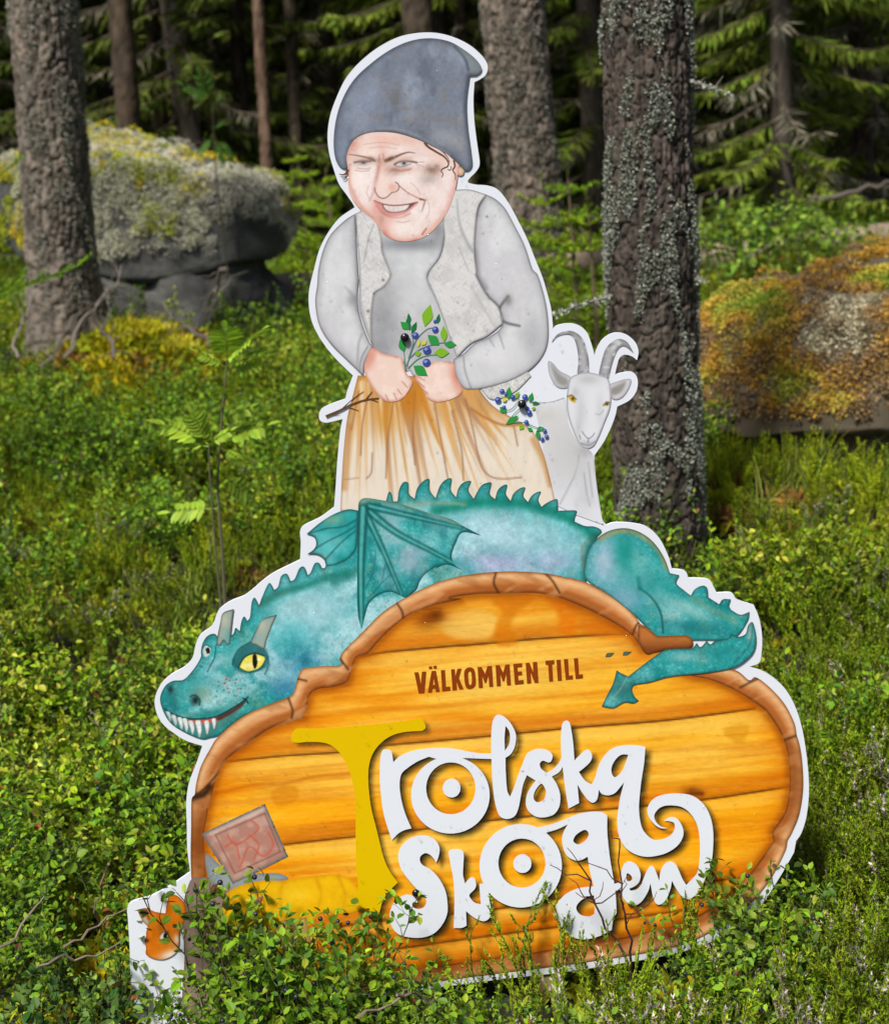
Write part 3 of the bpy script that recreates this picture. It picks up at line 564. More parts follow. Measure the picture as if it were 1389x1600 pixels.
items = ribbon_items(zB, [([(540,490),(535,420),(530,380)], 1.6, 1, (90,140,120)), ([(540,490),(570,400),(600,330),(650,280),(690,270)], 1.6, 1, (90,130,120)), ([(545,490),(610,430),(690,410),(740,420)], 1.6, 1, (100,150,110)), ([(560,430),(620,380),(720,350),(780,350)], 1.4, 1, (90,130,120)), ([(570,300),(580,350),(555,430)], 1.4, 1, (90,130,120))])
for q, c in (((640,265,670,150,52),G2),((565,285,545,225,24),G3),((560,280,515,240,36),G1),((562,250,556,195,20),G3),((572,300,598,240,24),G3),((535,395,512,330,36),G1),((715,360,655,308,46),G1),((705,250,715,198,20),G3),((740,345,738,258,34),G2),((740,355,805,360,34),G1),((690,400,768,400,46),G2),((590,410,622,400,26),G2),((625,360,650,335,20),(210,206,40)),((605,370,612,330,16),(200,206,60)),((582,468,656,520,50),G1)): items.append((leafp(zB, *q), c))
for x, y, r in ((593,312,17),(695,281,17),(693,238,9),(652,388,21),(650,452,21)): items += berry(zB, x, y, r)
flat("berry_sprig", items, 5, W)["label"] = "painted bilberry sprig with blue berries held in the hands"
items = ribbon_items(zB, [([(1060,770),(1100,720),(1140,680)], 1.6, 1, (80,130,90)), ([(1060,768),(1140,760),(1200,780),(1250,800)], 1.4, 1, (80,130,90)), ([(1050,700),(1090,690),(1130,640)], 1.4, 1, (80,130,90))])
for q, c in (((1070,640,1078,575,30),G1),((1060,710,1028,680,34),G1),((1060,770,1125,725,30),G1),((1180,655,1197,605,22),G1),((1190,660,1235,662,18),G3),((1190,690,1215,685,14),G2),((1150,770,1130,800,26),G2),((1215,795,1260,790,22),G1),((1220,800,1230,850,24),G1),((1040,650,1065,635,22),(210,206,60)),((1170,790,1200,805,20),G1),((1100,640,1130,600,20),G2)): items.append((leafp(zB, *q), c))
for x, y, r in ((1040,600,13),(1018,645,16),(1060,615,10),(1095,630,13),(1158,630,15),(1180,710,14),(1050,682,10),(1165,760,12),(1260,805,11),(1270,835,11),(1247,848,11),(1170,690,11)): items += berry(zB, x, y, r)
flat("berry_sprig", items, 5, W)["label"] = "painted bilberry sprig with blue berries on the skirt pocket"
flat("stick_print", ribbon_items(zB, [([(130,730),(200,700),(260,670),(330,645),(405,635)], 4, 2, (96,66,44)), ([(215,690),(270,640),(325,600)], 2, 1, (96,66,44)), ([(330,650),(370,600)], 2, 1, (96,66,44)), ([(240,680),(300,700)], 1.6, .8, (96,66,44)), ([(150,720),(200,715)], 1.6, .8, (96,66,44)), ([(360,640),(400,655)], 1.6, 1, (96,66,44))]), 5, W)

# ---------------------------------------------------------------- dragon
def teal(p, seed):
    p.base((44,158,158)); p.blotch((14,126,128), .6, 60, 40, seed, .48, .74); p.blotch((116,196,202), .6, 50, 36, seed + 3, .48, .74); p.blotch((140,160,130), .35, 26, 22, seed + 6, .52, .78)
def wash(p, seed, a):
    """pale watercolour bloom away from the outline, with granulation"""
    d, _ = seg_dist(p.P, p.o[::2], True); n = fbm(p.P[:, 0] / 34, p.P[:, 1] / 30, seed, 5); i = np.arange(len(p.P))
    p._mix(i, (182,218,226), a * sstep((d - 8) / 42) * sstep((n - .34) / .3)); p._mix(i, (10,112,112), .55 * a * (1 - sstep(d / 16)) * sstep((n - .3) / .3))
    g = fbm(p.P[:, 0] / 2.6, p.P[:, 1] / 2.6, seed + 5, 2); p._mix(i, (214,232,234), .28 * sstep((g - .66) / .1)); p._mix(i, (14,92,96), .25 * sstep((.36 - g) / .1))
def paint_dbody(p):
    teal(p, 2); wash(p, 3, .8)
    p.blob(zD.c(760,600), 75, 55, (168,210,222), .95, -.2); p.blob(zD.c(700,560), 40, 22, (150,200,206), .7); p.blob(zE.c(280,250), 150, 46, (176,214,226), .95, .2); p.blob(zE.c(250,360), 60, 20, (168,166,206), .75); p.blob(zE.c(480,350), 40, 24, (170,176,212), .7); p.blob(zE.c(440,260), 60, 26, (140,196,206), .7, .4)
    p.line(zE([(0,150),(150,120),(300,115),(430,140),(560,190),(640,250)]), 16, (14,128,110), .85, 16); p.line(zB([(560,1185),(700,1175),(850,1185)]), 5, (150,170,140), .7, 8); p.line(zE([(640,250),(610,330),(603,430)]), 10, (22,96,90), .8, 14); p.line(zE([(600,400),(590,300),(630,255)]), 4, (120,110,80), .5, 6)
    # neck and head
    p.blob(zD.c(660,700), 40, 26, (60,170,176), .7); p.blob(zD.c(700,830), 46, 30, (40,120,160), .5); p.blob(zD.c(720,810), 8, 12, (30,86,120), .4); p.blob(zD.c(620,930), 30, 16, (50,110,160), .6); p.blob(zD.c(400,800), 26, 16, (110,186,190), .7, -.6); p.blob(zD.c(320,830), 22, 8, (150,190,206), .7, -.7)
    p.line(zD([(530,560),(600,520),(700,490),(800,455),(890,430)]), 12, (20,116,104), .75, 12); p.line(zD([(520,575),(570,530),(640,512)]), 3, (110,120,90), .5, 5); p.line(zD([(930,420),(900,450),(840,470)]), 12, (24,110,100), .6, 12)
    p.blob(zD.c(250,930), 34, 22, (80,160,160), .6); p.blob(zD.c(270,960), 18, 14, (150,160,130), .5); p.blob(zD.c(140,990), 14, 26, (28,104,108), .7); p.blob(zD.c(300,1040), 30, 8, (34,110,110), .7, -.2)
    # eye sockets, eyes
    p.fill(zD([(400,830),(420,775),(480,735),(540,760),(556,810),(530,850),(450,865)]), (24,92,96), .8, 6); p.fill(zD([(428,838),(450,800),(490,782),(530,790),(538,812),(510,845),(460,858)]), (236,222,90), 1, 2); p.blob(zD.c(470,835), 9, 5, (244,238,200), .8); p.fill(zD([(487,790),(500,785),(508,815),(498,848),(487,830)]), (16,14,10), 1, 1.4); p.blob(zD.c(512,806), 3, 2.5, (250,250,246), .95)
    p.line(zD([(426,840),(450,798),(492,780),(534,790)]), 2.4, (12,50,52), .95, 1.8); p.line(zD([(428,842),(470,862),(520,848),(540,812)]), 1.6, (14,60,60), .9, 1.8); p.line(zD([(540,870),(556,830),(548,790)]), 3, (20,80,84), .7, 4)
    p.fill(zD([(268,760),(280,745),(300,752),(302,780),(278,795)]), (226,226,220), 1, 2); p.fill(zD([(282,762),(296,755),(302,775),(290,782)]), (24,24,24), 1, 1.5); p.line(zD([(262,770),(282,742),(305,755)]), 1.8, (16,60,60), .9, 1.6)
    p.line(zD([(290,860),(310,820),(322,795),(330,740),(350,745)]), 1.8, (14,70,72), .8, 2); p.line(zD([(400,830),(405,800),(430,760),(480,730)]), 2.4, (14,70,70), .8, 3)
    # snout
    p.blob(zD.c(238,984), 7, 8, (20,30,34), .95); p.blob(zD.c(130,935), 5, 7, (24,40,44), .9); p.line(zD([(215,970),(235,960),(258,985),(255,1005)]), 2, (14,60,60), .9, 2)
    rs = np.random.default_rng(3)
    for k in range(30):
        x, y = (rs.uniform(325, 445), rs.uniform(880, 965)) if k < 17 else (rs.uniform(185, 275), rs.uniform(815, 895))
        if k >= 17: y = 1085 - x * .98 + rs.normal(0, 8)
        p.blob(zD.c(x, y), 2.6, 2.6, (206,170,160) if k % 2 and k < 17 else (110,196,196), .95); p.blob(zD.c(x + 3, y + 4), 1.4, 1.4, (20,60,60), .8)
    # mouth
    p.fill(zD([(105,1025),(150,1050),(210,1065),(270,1065),(330,1055),(400,1020),(460,980),(440,1015),(380,1080),(300,1140),(262,1150),(190,1120),(130,1080)]), (70,126,122), .9, 3); p.fill(zD([(205,1068),(270,1066),(330,1058),(340,1072),(300,1085),(215,1086)]), (196,92,76), .95, 4); p.fill(zD([(330,1058),(400,1022),(455,985),(440,1010),(390,1045),(340,1072)]), (88,46,40), .95, 3)
    p.line(zD([(105,1022),(150,1048),(210,1064),(270,1064),(330,1054),(400,1018),(450,985),(465,970)]), 2.6, (16,54,56), .95, 2); p.line(zD([(445,975),(460,985),(466,995)]), 2.4, (16,44,46), .9, 2)
    for x0, y0, x1, y1, w in ((118,1035,128,1085,16),(143,1050,152,1108,18),(170,1060,178,1125,18),(192,1065,200,1130,19),(218,1075,226,1138,20),(250,1075,256,1152,22),(288,1075,290,1135,20),(318,1065,320,1112,16)):
        p.fill(zD([(x0 - w/2, y0), (x0 + w/2, y0), (x1 + w*.42, (y0 + y1)/2), (x1, y1), (x1 - w*.42, (y0 + y1)/2)]), (222,226,226), 1, 1.6); p.line(zD([(x0 + w/2, y0), (x1 + w*.42, (y0+y1)/2), (x1, y1)]), 1, (96,110,112), .8, 1.2)
    p.rim((20,110,106), .45, 6); p.rim((30,66,66), .8, 1.5); p.grain(.1, 9, 9, 61); p.grain(.08, 3, 3, 64)
dragon_out = (zD([(85,975),(105,925),(140,900),(185,895),(215,868),(245,828),(262,795),(262,770),(270,735),(290,705),(320,695),(345,712),(398,700),(412,670),(430,684,1),(438,640),(450,620),(463,640,1),(475,622),(482,560),(495,538),(514,572,1),(530,530),(558,475),(580,505,1),(597,490),(610,445),(635,435),(650,467,1),(668,458),(690,410),(710,405),(725,442,1),(738,428),(755,390),(775,388),(786,410,1),(800,408),(808,380),(830,356),(850,380),(866,350),(885,372),(915,335),(935,300,1)])
    + zB([(300,1190,1),(440,1168,1),(455,1120),(470,1130),(478,1170,1),(500,1168,1),(508,1110),(530,1070),(556,1075),(560,1130),(588,1155,1),(602,1100),(635,1062),(665,1055),(666,1110),(696,1152,1),(718,1090),(748,1057),(780,1052),(776,1110),(802,1147,1),(815,1100),(842,1070),(880,1065),(866,1110),(893,1155,1),(928,1092),(960,1073),(985,1075),(977,1130),(1003,1157,1),(1018,1110),(1045,1086),(1067,1085),(1060,1130),(1083,1166,1),(1098,1130),(1130,1102),(1160,1098),(1150,1140),(1173,1172,1),(1192,1140),(1220,1121),(1241,1120),(1227,1160),(1243,1197,1),(1264,1180),(1300,1162),(1326,1160),(1327,1217,1)])
    + zE([(530,148),(568,150),(560,175),(558,192,1),(600,210),(640,213),(668,230),(650,252,1),(620,330),(606,440,1),(700,560,1),(300,560,1),(0,620,1)]) + zD([(1150,720,1),(930,860,1),(860,900,1),(720,1020,1),(600,1000,1),(470,1042),(400,1085),(340,1135),(300,1147),(262,1152),(190,1122),(130,1082),(98,1030)]))
dragon = art("dragon_print", dragon_out, 2.9, paint_dbody, SIGN, spacing=2.1, extra=[(240,990,430,1165,1.5)])
dragon["label"] = "painted teal dragon lying along the top of the plank panel"
def paint_dhorn(p): p.base((150,170,160)); p.blotch((90,160,160), .6, 10, 16, 4, .45, .7); p.rim((66,60,54), .85, 2); p.blob(p.P.mean(0) + np.array([-2,-12]), 7, 12, (196,190,170), .7)
art("horn", zD([(330,735),(345,650),(358,605),(405,587,1),(398,640),(388,740,1),(372,742),(360,725),(345,748)]), 3.6, paint_dhorn, dragon, spacing=1.9)
art("horn", zD([(478,730),(505,670),(535,630),(592,612,1),(575,650),(548,720),(535,760),(500,745)]), 3.6, paint_dhorn, dragon, spacing=1.9)
def paint_wing(p):
    teal(p, 12); wash(p, 13, .5); p.blotch((150,186,200), .55, 30, 36, 31, .46, .7); p.blotch((20,110,116), .5, 18, 44, 36, .5, .7); p.rim((12,76,76), .85, 3.4)
    p.blob(zB.c(700,1270), 22, 14, (150,176,190), .6, .5); p.blob(zD.c(1180,380), 24, 26, (150,168,184), .7)
    for q, w in (([(975,150),(1100,250),(1250,330),(1389,405)], 9), ([(970,160),(1050,330),(1135,530)], 8), ([(990,140),(1200,190),(1389,235)], 8), ([(965,150),(955,400),(958,660)], 13)):
        p.line(zD(q), w + 5, (10,84,84), .75, 4, (1, .5)); p.line(zD(q), w * .5, (90,186,180), .8, 3, (1, .5))
    p.line(zD([(985,110),(1100,130),(1250,170),(1389,222)]), 4, (130,160,130), .7, 5)
    for q in ([(985,540),(1040,480),(1060,400)], [(1000,530),(1050,470),(1085,440)], [(975,500),(1010,420),(1020,330)]): p.line(zD(q), 1.4, (24,96,100), .7, 2)
    p.blob(zD.c(960,115), 12, 8, (160,170,140), .6); p.grain(.1, 6, 8, 71)
art("wing", zD([(944,160,1),(948,122),(975,106),(1050,116),(1130,133),(1250,170)]) + zE([(60,182),(120,215),(184,248,1),(110,236),(82,280),(66,330),(80,368),(110,387,1),(45,365),(0,382)]) + zD([(1290,400),(1240,430),(1212,465),(1195,505),(1150,540,1),(1085,513),(1030,528),(990,565),(970,630),(958,675,1),(942,600),(940,400)]), 4, paint_wing, dragon, spacing=2.0)
def paint_wing2(p):
    teal(p, 22); p.rim((20,70,70), .8, 3); p.blob(zD.c(830,200), 20, 10, (150,176,150), .6)
    for q in ([(725,262),(800,240),(880,230),(935,200)], [(725,350),(800,300),(880,260),(930,230)], [(800,375),(870,300),(930,250)]): p.line(zD(q), 2, (14,76,80), .8, 2.5)
    p.grain(.1, 6, 8, 75)
art("wing", zD([(944,160,1),(900,155),(840,175),(780,212),(720,262,1),(752,275),(762,305),(750,330),(722,350,1),(765,352),(795,372),(808,400),(850,395),(900,370),(936,330,1),(942,250)]), 3.4, paint_wing2, dragon, spacing=2.1)
def paint_leg(p):
    teal(p, 32); wash(p, 33, .7); p.blob(zE.c(690,350), 30, 44, (186,196,222), .85, .2); p.blob(zE.c(760,320), 22, 40, (20,140,130), .9); p.blob(zE.c(770,500), 36, 26, (160,176,206), .7); p.blob(zE.c(1010,540), 44, 12, (170,206,206), .7, .4); p.line(zE([(820,460),(870,500),(905,560),(915,640)]), 3, (18,66,66), .85, 3.5); p.line(zE([(815,420),(820,460)]), 6, (20,100,100), .7, 8)
    p.blob(zE.c(860,430), 40, 40, (24,140,134), .6); p.blob(zE.c(1040,620), 60, 12, (26,110,116), .7, .1); p.line(zE([(660,262),(730,232),(810,240),(890,300),(930,380)]), 7, (176,146,84), .7, 8); p.rim((40,66,58), .75, 2); p.line(zE([(1030,500),(1100,540),(1200,590)]), 8, (130,150,120), .5, 12); p.grain(.08, 8, 8, 81)
art("hind_leg", zE([(603,420),(606,340),(625,292),(660,252),(710,226),(770,220),(830,240),(880,280),(920,340),(942,400,1),(980,408,1),(968,440),(1000,470),(1026,490,1),(1042,465),(1072,450),(1092,460),(1096,497,1),(1140,525,1),(1155,505),(1187,505,1),(1180,530),(1188,548,1),(1225,567),(1262,555,1),(1255,590),(1215,650),(1170,668),(1030,670,1),(915,660),(880,650),(800,570),(700,490)]), 3.2, paint_leg, dragon, spacing=2.2)
def paint_tail(p):
    teal(p, 42); wash(p, 43, .5); p.blob(zE.c(1000,735), 26, 8, (160,196,196), .7); p.blob(zE.c(750,870), 22, 18, (56,110,110), .8); p.blob(zE.c(1150,720), 40, 12, (24,130,130), .7); p.rim((34,74,72), .85, 2.2); p.line(zE([(690,925),(740,870),(770,820)]), 2, (150,176,160), .6, 3); p.blob(zE.c(1265,640), 5, 16, (170,180,170), .7); p.line(zE([(1275,610),(1260,690),(1200,760)]), 2, (30,80,80), .6, 3); p.grain(.08, 8, 8, 91)
art("tail", zE([(668,936,1),(690,890),(715,840),(728,790,1),(748,803),(775,815,1),(820,780),(880,735),(935,705),(1034,703,1),(1050,680,1),(1065,697),(1090,672,1),(1105,686),(1125,672),(1170,664),(1190,644,1),(1212,656),(1245,645),(1256,610),(1275,598),(1288,650),(1285,700),(1260,740),(1200,780),(1100,800),(1000,810),(930,820),(860,840),(800,850),(790,868),(800,895),(817,912,1),(795,923),(760,920),(715,942)]), 8, paint_tail, dragon, spacing=2.0)
art("scale_mark", zE([(683,738,1),(690,722),(720,720,1),(705,736)]), 5, lambda p: (p.base((96,112,92)), p.rim((40,50,44), .5, 2)), dragon, spacing=2)
art("scale_mark", zE([(753,732,1),(758,716),(790,716,1),(772,730)]), 5, lambda p: (p.base((96,112,92)), p.rim((40,50,44), .5, 2)), dragon, spacing=2)

# ---------------------------------------------------------------- small figures behind the shrubs in the lower corner: fox, reader, book
def soft(col, rimc): return lambda p: (p.base(col), p.blotch([c * .9 for c in col], .5, 34, 40, 5, .4, .8), p.rim(rimc, .6, 4), p.grain(.05, 6, 6, 7))
gnome = art("seated_figure_print", zF([(330,775,1),(480,790),(500,900),(470,1010),(480,1150),(520,1380),(300,1370),(290,1100),(285,900),(310,800)]), 5, soft((146,122,112), (110,92,88)), SIGN, spacing=3)
gnome["label"] = "painted seated figure in brown coat and yellow breeches, half hidden by shrubs"
art("breeches", zF([(448,880),(490,825),(600,792),(700,790),(820,772),(920,764),(985,785),(1020,830,1),(1040,900),(960,930),(860,925),(810,980),(700,1000),(600,985),(500,1020),(465,960)]), 5.5, lambda p: (soft((240,184,14), (206,140,10))(p), [p.line(zF(q), 5, (206,138,8), .6, 7, (1, .2)) for q in ([(560,800),(600,880),(590,970)], [(700,795),(690,880),(720,990)], [(840,780),(860,850),(840,920)], [(930,770),(960,850),(950,920)], [(480,870),(560,900),(640,890)])], p.blob(zF.c(760,850), 26, 12, (252,208,50), .7)), gnome, spacing=3)
art("boot", zF([(505,1010,1),(640,990,1),(655,1100),(690,1230),(760,1300),(770,1350,1),(560,1385,1),(490,1340),(480,1180)]), 5.5, soft((36,110,124), (20,70,84)), gnome, spacing=3)
art("stocking", zF([(670,960,1),(800,945,1),(815,1060),(790,1180),(800,1300),(740,1340),(690,1290),(700,1100)]), 5.6, soft((204,170,96), (150,110,50)), gnome, spacing=3)
art("arm", zF([(380,680),(460,740),(560,760),(680,760),(720,785),(600,800),(480,830),(400,800)]), 5.4, soft((150,158,164), (110,116,120)), gnome, spacing=3)
def paint_book(p):
    p.base((178,126,112)); p.blotch((206,170,156), .6, 14, 14, 3, .4, .7)
    for q in ([(420,600),(625,510)], [(420,600),(500,760)], [(625,510),(690,670)], [(500,760),(690,670)]): p.line(zF(q), 2, (120,84,80), .8, 2)
    for q in ([(470,600),(500,640),(560,610),(600,570),(570,540)], [(520,740),(560,650),(620,690),(660,640),(640,590)], [(460,650),(500,630),(520,700)], [(580,700),(600,640),(560,600)]): p.line(zF(q), 2.4, (196,84,64), .8, 2.5)
    p.line(zF([(400,590),(620,490)]), 8, (226,200,186), .7, 6); p.rim((94,104,106), .9, 4)
art("book", zF([(362,595,1),(625,470,1),(722,690,1),(492,805,1)]), 6, paint_book, gnome, spacing=2.2)
zW = ZR(195, 1390, 8.847)
def paint_fox(p):
    p.base((210,112,14)); p.blotch((224,132,40), .5, 7, 12, 3, .45, .7); p.blotch((184,88,8), .4, 6, 12, 6, .5, .75); p.rim((120,56,16), .6, 2); p.blob(zW.c(640,900), 22, 9, (236,218,208), .95, -.3); p.blob(zW.c(720,690), 5, 10, (236,214,200), .9); p.line(zW([(190,275),(300,330),(360,450)]), 2, (70,40,26), .8, 2); p.blob(zW.c(380,300), 9, 4, (190,100,40), .7)
    p.fill(zW([(495,660),(520,605),(560,590),(560,700),(520,710)]), (236,238,238), 1, 1.5); p.fill(zW([(535,640),(560,592),(600,592),(618,640),(600,680),(560,688)]), (16,14,16), 1, 1.5); p.blob(zW.c(600,640), 1.6, 2, (250,250,250), 1); p.line(zW([(490,620),(540,588),(600,584)]), 1.2, (90,44,16), .8, 1.4)
    p.blob(zW.c(300,705), 4.5, 3.6, (22,18,20), .95)
fox = art("fox_print", zW([(175,278,1),(300,255),(420,305),(565,330,1),(580,220),(615,70,1),(720,80),(830,190),(850,330),(800,500),(755,620),(750,760),(700,880),(560,960),(420,960),(300,900),(298,800),(275,720),(298,640),(300,590),(322,512,1),(240,420)]), 6.5, paint_fox, SIGN, spacing=1.6)
fox["label"] = "painted orange fox head peeking past the white sign edge"
art("ear_lining", zW([(195,310,1),(290,370),(350,450,1),(320,505,1),(250,420)]), 7.2, soft((232,222,200), (110,70,40)), fox, spacing=1.6)

# ---------------------------------------------------------------- lettering
m_letter, nt, b = new_mat("white_letter_print"); b.inputs["Base Color"].default_value = (*(np.array(rgb(226, 230, 240)) * ALB), 1); b.inputs["Roughness"].default_value = .36; b.inputs["Specular IOR Level"].default_value = .35
m_yellow, nt, b = new_mat("yellow_letter_print"); b.inputs["Base Color"].default_value = (*(np.array(rgb(226, 186, 0)) * ALB), 1); b.inputs["Roughness"].default_value = .36; b.inputs["Specular IOR Level"].default_value = .35
m_brown, nt, b = new_mat("brown_letter_print"); b.inputs["Base Color"].default_value = (*(np.array(rgb(140, 58, 8)) * ALB), 1); b.inputs["Roughness"].default_value = .38; b.inputs["Specular IOR Level"].default_value = .35
def letter(loops, layer, mat, name="letter"):
    V, T = tri_region([np.asarray(l) for l in loops], None); return link_obj(name, mesh_np(name, lay(V, layer), T), mat, SIGN)
for k, (nm, lp) in enumerate(L_.items()):
    letter(lp, 7 if nm == 'T' else 10 + k * .35, m_yellow if nm == 'T' else m_letter, "letter_dot" if 'dot' in nm else "letter")
pl = lambda pts: np.array(zV(pts))
words = [[pl([(80,188),(110,186),(128,280),(135,183),(166,182),(152,337),(112,339)])],
    [pl([(178,333),(205,178),(236,176),(263,327),(236,329),(232,302),(210,304),(207,332)]), pl([(213,280),(229,278),(220,225)])], [pl([(185,145),(208,143),(209,162),(186,163)])], [pl([(218,141),(241,139),(242,159),(219,160)])],
    [pl([(272,172),(301,170),(308,293),(337,290),(340,318),(282,324)])], [pl([(345,166),(372,164),(375,222),(392,162),(421,159),(402,228),(436,308),(406,311),(384,255),(388,314),(357,318)])],
    [curve(zV([(440,190),(455,160),(480,151),(505,158),(518,185),(524,260),(515,290),(487,307),(462,302),(447,275)])), curve(zV([(468,195),(480,178),(492,192),(496,255),(487,280),(474,266)]))],
    [pl([(537,150),(566,148),(592,200),(608,143),(640,140),(650,290),(622,292),(615,205),(600,262),(588,263),(570,210),(575,298),(547,300)])], [pl([(667,137),(695,134),(722,190),(738,132),(768,129),(778,279),(750,281),(744,192),(730,248),(718,250),(700,197),(705,286),(677,288)])],
    [pl([(795,127),(858,121),(860,148),(825,151),(827,183),(857,180),(860,206),(829,209),(832,246),(869,242),(871,270),(807,276)])], [pl([(885,119),(912,117),(940,190),(937,114),(967,112),(977,261),(950,263),(920,185),(924,265),(895,268)])],
    [pl([(1028,103),(1090,99),(1092,127),(1075,129),(1083,251),(1055,253),(1047,131),(1030,133)])], [pl([(1107,98),(1137,96),(1146,246),(1117,248)])], [pl([(1160,93),(1190,91),(1197,212),(1225,209),(1227,236),(1175,241)])], [pl([(1233,86),(1262,84),(1270,205),(1297,201),(1299,228),(1246,235)])]]
for k, lp in enumerate(words): letter(lp, 7, m_brown, "letter_dot" if k in (2, 3) else "letter")

# black dome bolts through the board
m_bolt, nt, b = new_mat("black_plastic_bolt"); b.inputs["Base Color"].default_value = (.008, .008, .01, 1); b.inputs["Roughness"].default_value = .22
for px, py in ((632.5, 527.5), (815.5, 631.5), (650, 1395.5)):
    c = on_plane_y([(px, py)], SIGN_Y - .0055)[0]; bm = bmesh.new(); bmesh.ops.create_uvsphere(bm, u_segments=20, v_segments=12, radius=1)
    for v in bm.verts: v.co = Vector((c[0] + v.co.x * .0074, c[1] + v.co.y * .0055, c[2] + v.co.z * .0074))
    me = bpy.data.meshes.new("bolt"); bm.to_mesh(me); bm.free(); me.polygons.foreach_set("use_smooth", np.ones(len(me.polygons), bool)); link_obj("bolt", me, m_bolt, SIGN)

# rain drops clinging to the print
m_drop, nt, b = new_mat("rain_water"); nt.nodes.remove(b); tr_ = nt.nodes.new("ShaderNodeBsdfTransparent"); gl_ = nt.nodes.new("ShaderNodeBsdfGlossy"); gl_.inputs["Roughness"].default_value = .05
fr_ = nt.nodes.new("ShaderNodeLayerWeight"); fr_.inputs["Blend"].default_value = .3; mx_ = nt.nodes.new("ShaderNodeMixShader"); nt.links.new(fr_.outputs["Facing"], mx_.inputs[0]); nt.links.new(tr_.outputs[0], mx_.inputs[1]); nt.links.new(gl_.outputs[0], mx_.inputs[2]); nt.links.new(mx_.outputs[0], nt.nodes["Material Output"].inputs[0])
rs = np.random.default_rng(11); dv, df = [], []
th = np.linspace(0, 2 * math.pi, 10, endpoint=False); prof = [(1, 0), (.88, .42), (.5, .8)]
cand = np.stack([rs.uniform(200, 1240, 7000), rs.uniform(60, 1500, 7000)], 1)
cand = cand[inside(cand, bo)]; cand = cand[vnoise(cand[:, 0] / 90, cand[:, 1] / 90, 2) > .38]; cand = cand[seg_dist(cand, bo, True)[0] > 6][:1300]
for (x, y) in cand:
    r = rs.choice([.0009, .0013, .0018, .0025], p=[.45, .33, .17, .05]); c = on_plane_y([(x, y)], SIGN_Y - .0062)[0]; k = len(dv); e = rs.uniform(.95, 1.3)
    for q, h in prof:
        for a in th: dv.append((c[0] + r * q * math.cos(a), c[1] - h * r * .75, c[2] + r * e * q * math.sin(a)))
    dv.append((c[0], c[1] - r * .72, c[2]))
    for j in range(2):
        for i in range(10): df.append((k + j * 10 + i, k + j * 10 + (i + 1) % 10, k + j * 10 + 10 + (i + 1) % 10, k + j * 10 + 10 + i))
    for i in range(10): df.append((k + 20 + i, k + 20 + (i + 1) % 10, k + 30))
me = mesh_np("rain_drops", np.array(dv), df, smooth=True); tag(link_obj("rain_drops", me, m_drop, SIGN), kind="stuff")
# ------------------------------------------------------------------ ground
BUMPS = [(-2.15, 7.5, .28, .8), (2.35, 9.2, .26, 1.1), (-2.2, 6.0, .10, .9), (1.9, 4.6, .05, .7), (-1.0, 4.2, .05, .5), (0.4, 6.4, .10, 1.2)]
def H(x, y):
    x = np.asarray(x, float); y = np.asarray(y, float); t = np.clip(y - 2.7, 0, None)
    h = .9 * (1 - np.exp(-t * .10)) - .02
    h = h + .30 * (fbm(x * .55 + 3, y * .55, 2, 3) - .5) * np.clip(t / 1.5, 0, 1) + (.05 + .24 * np.clip(t - .4, 0, 1)) * (fbm(x * 1.7, y * 1.7, 5, 3) - .5)
    for bx, by, bh, br in BUMPS: h = h + bh * np.exp(-((x - bx) ** 2 + (y - by) ** 2) / br ** 2)
    return h
def ground_hit(px, py):
    d = ray(px, py); t = np.linspace(.5, 60, 6000); p = cam_o[None] + d[None] * t[:, None]
    k = np.nonzero(p[:, 2] < H(p[:, 0], p[:, 1]))[0]
    return p[k[0]] if len(k) else None

gx = np.concatenate([-np.geomspace(140, 6, 30), np.linspace(-5.8, 5.8, 150), np.geomspace(6, 140, 30)])
gy = np.concatenate([np.linspace(-30, .6, 16), np.linspace(.8, 16, 260), np.geomspace(16.2, 260, 60)])
X, Y = np.meshgrid(gx, gy); Z = H(X, Y)
nx, ny = len(gx), len(gy); idx = np.arange(nx * ny).reshape(ny, nx)
Fq = np.stack([idx[:-1, :-1].ravel(), idx[:-1, 1:].ravel(), idx[1:, 1:].ravel(), idx[1:, :-1].ravel()], 1)
m_ground, nt, b = new_mat("forest_floor")
n1 = nt.nodes.new("ShaderNodeTexNoise"); n1.inputs["Scale"].default_value = 3.2; n1.inputs["Detail"].default_value = 9; n1.inputs["Roughness"].default_value = .7
cr = nt.nodes.new("ShaderNodeValToRGB"); nt.links.new(n1.outputs[0], cr.inputs[0])
for k, (p_, c) in enumerate([(.3, (.008, .006, .004)), (.48, (.018, .015, .007)), (.58, (.03, .034, .008)), (.72, (.07, .06, .014))]):
    e = cr.color_ramp.elements[k] if k < 2 else cr.color_ramp.elements.new(p_)
    e.position = p_; e.color = (*c, 1)
tc = nt.nodes.new("ShaderNodeTexCoord"); nt.links.new(tc.outputs["Object"], n1.inputs["Vector"])
nt.links.new(cr.outputs[0], b.inputs["Base Color"]); b.inputs["Roughness"].default_value = .95
n2 = nt.nodes.new("ShaderNodeTexNoise"); n2.inputs["Scale"].default_value = 60; n2.inputs["Detail"].default_value = 5; nt.links.new(tc.outputs["Object"], n2.inputs["Vector"])
bp = nt.nodes.new("ShaderNodeBump"); bp.inputs["Strength"].default_value = .9; bp.inputs["Distance"].default_value = .03; nt.links.new(n2.outputs[0], bp.inputs["Height"]); nt.links.new(bp.outputs[0], b.inputs["Normal"])
tag(link_obj("ground", mesh_np("ground", np.stack([X.ravel(), Y.ravel(), Z.ravel()], 1), Fq, smooth=True), m_ground), kind="structure")

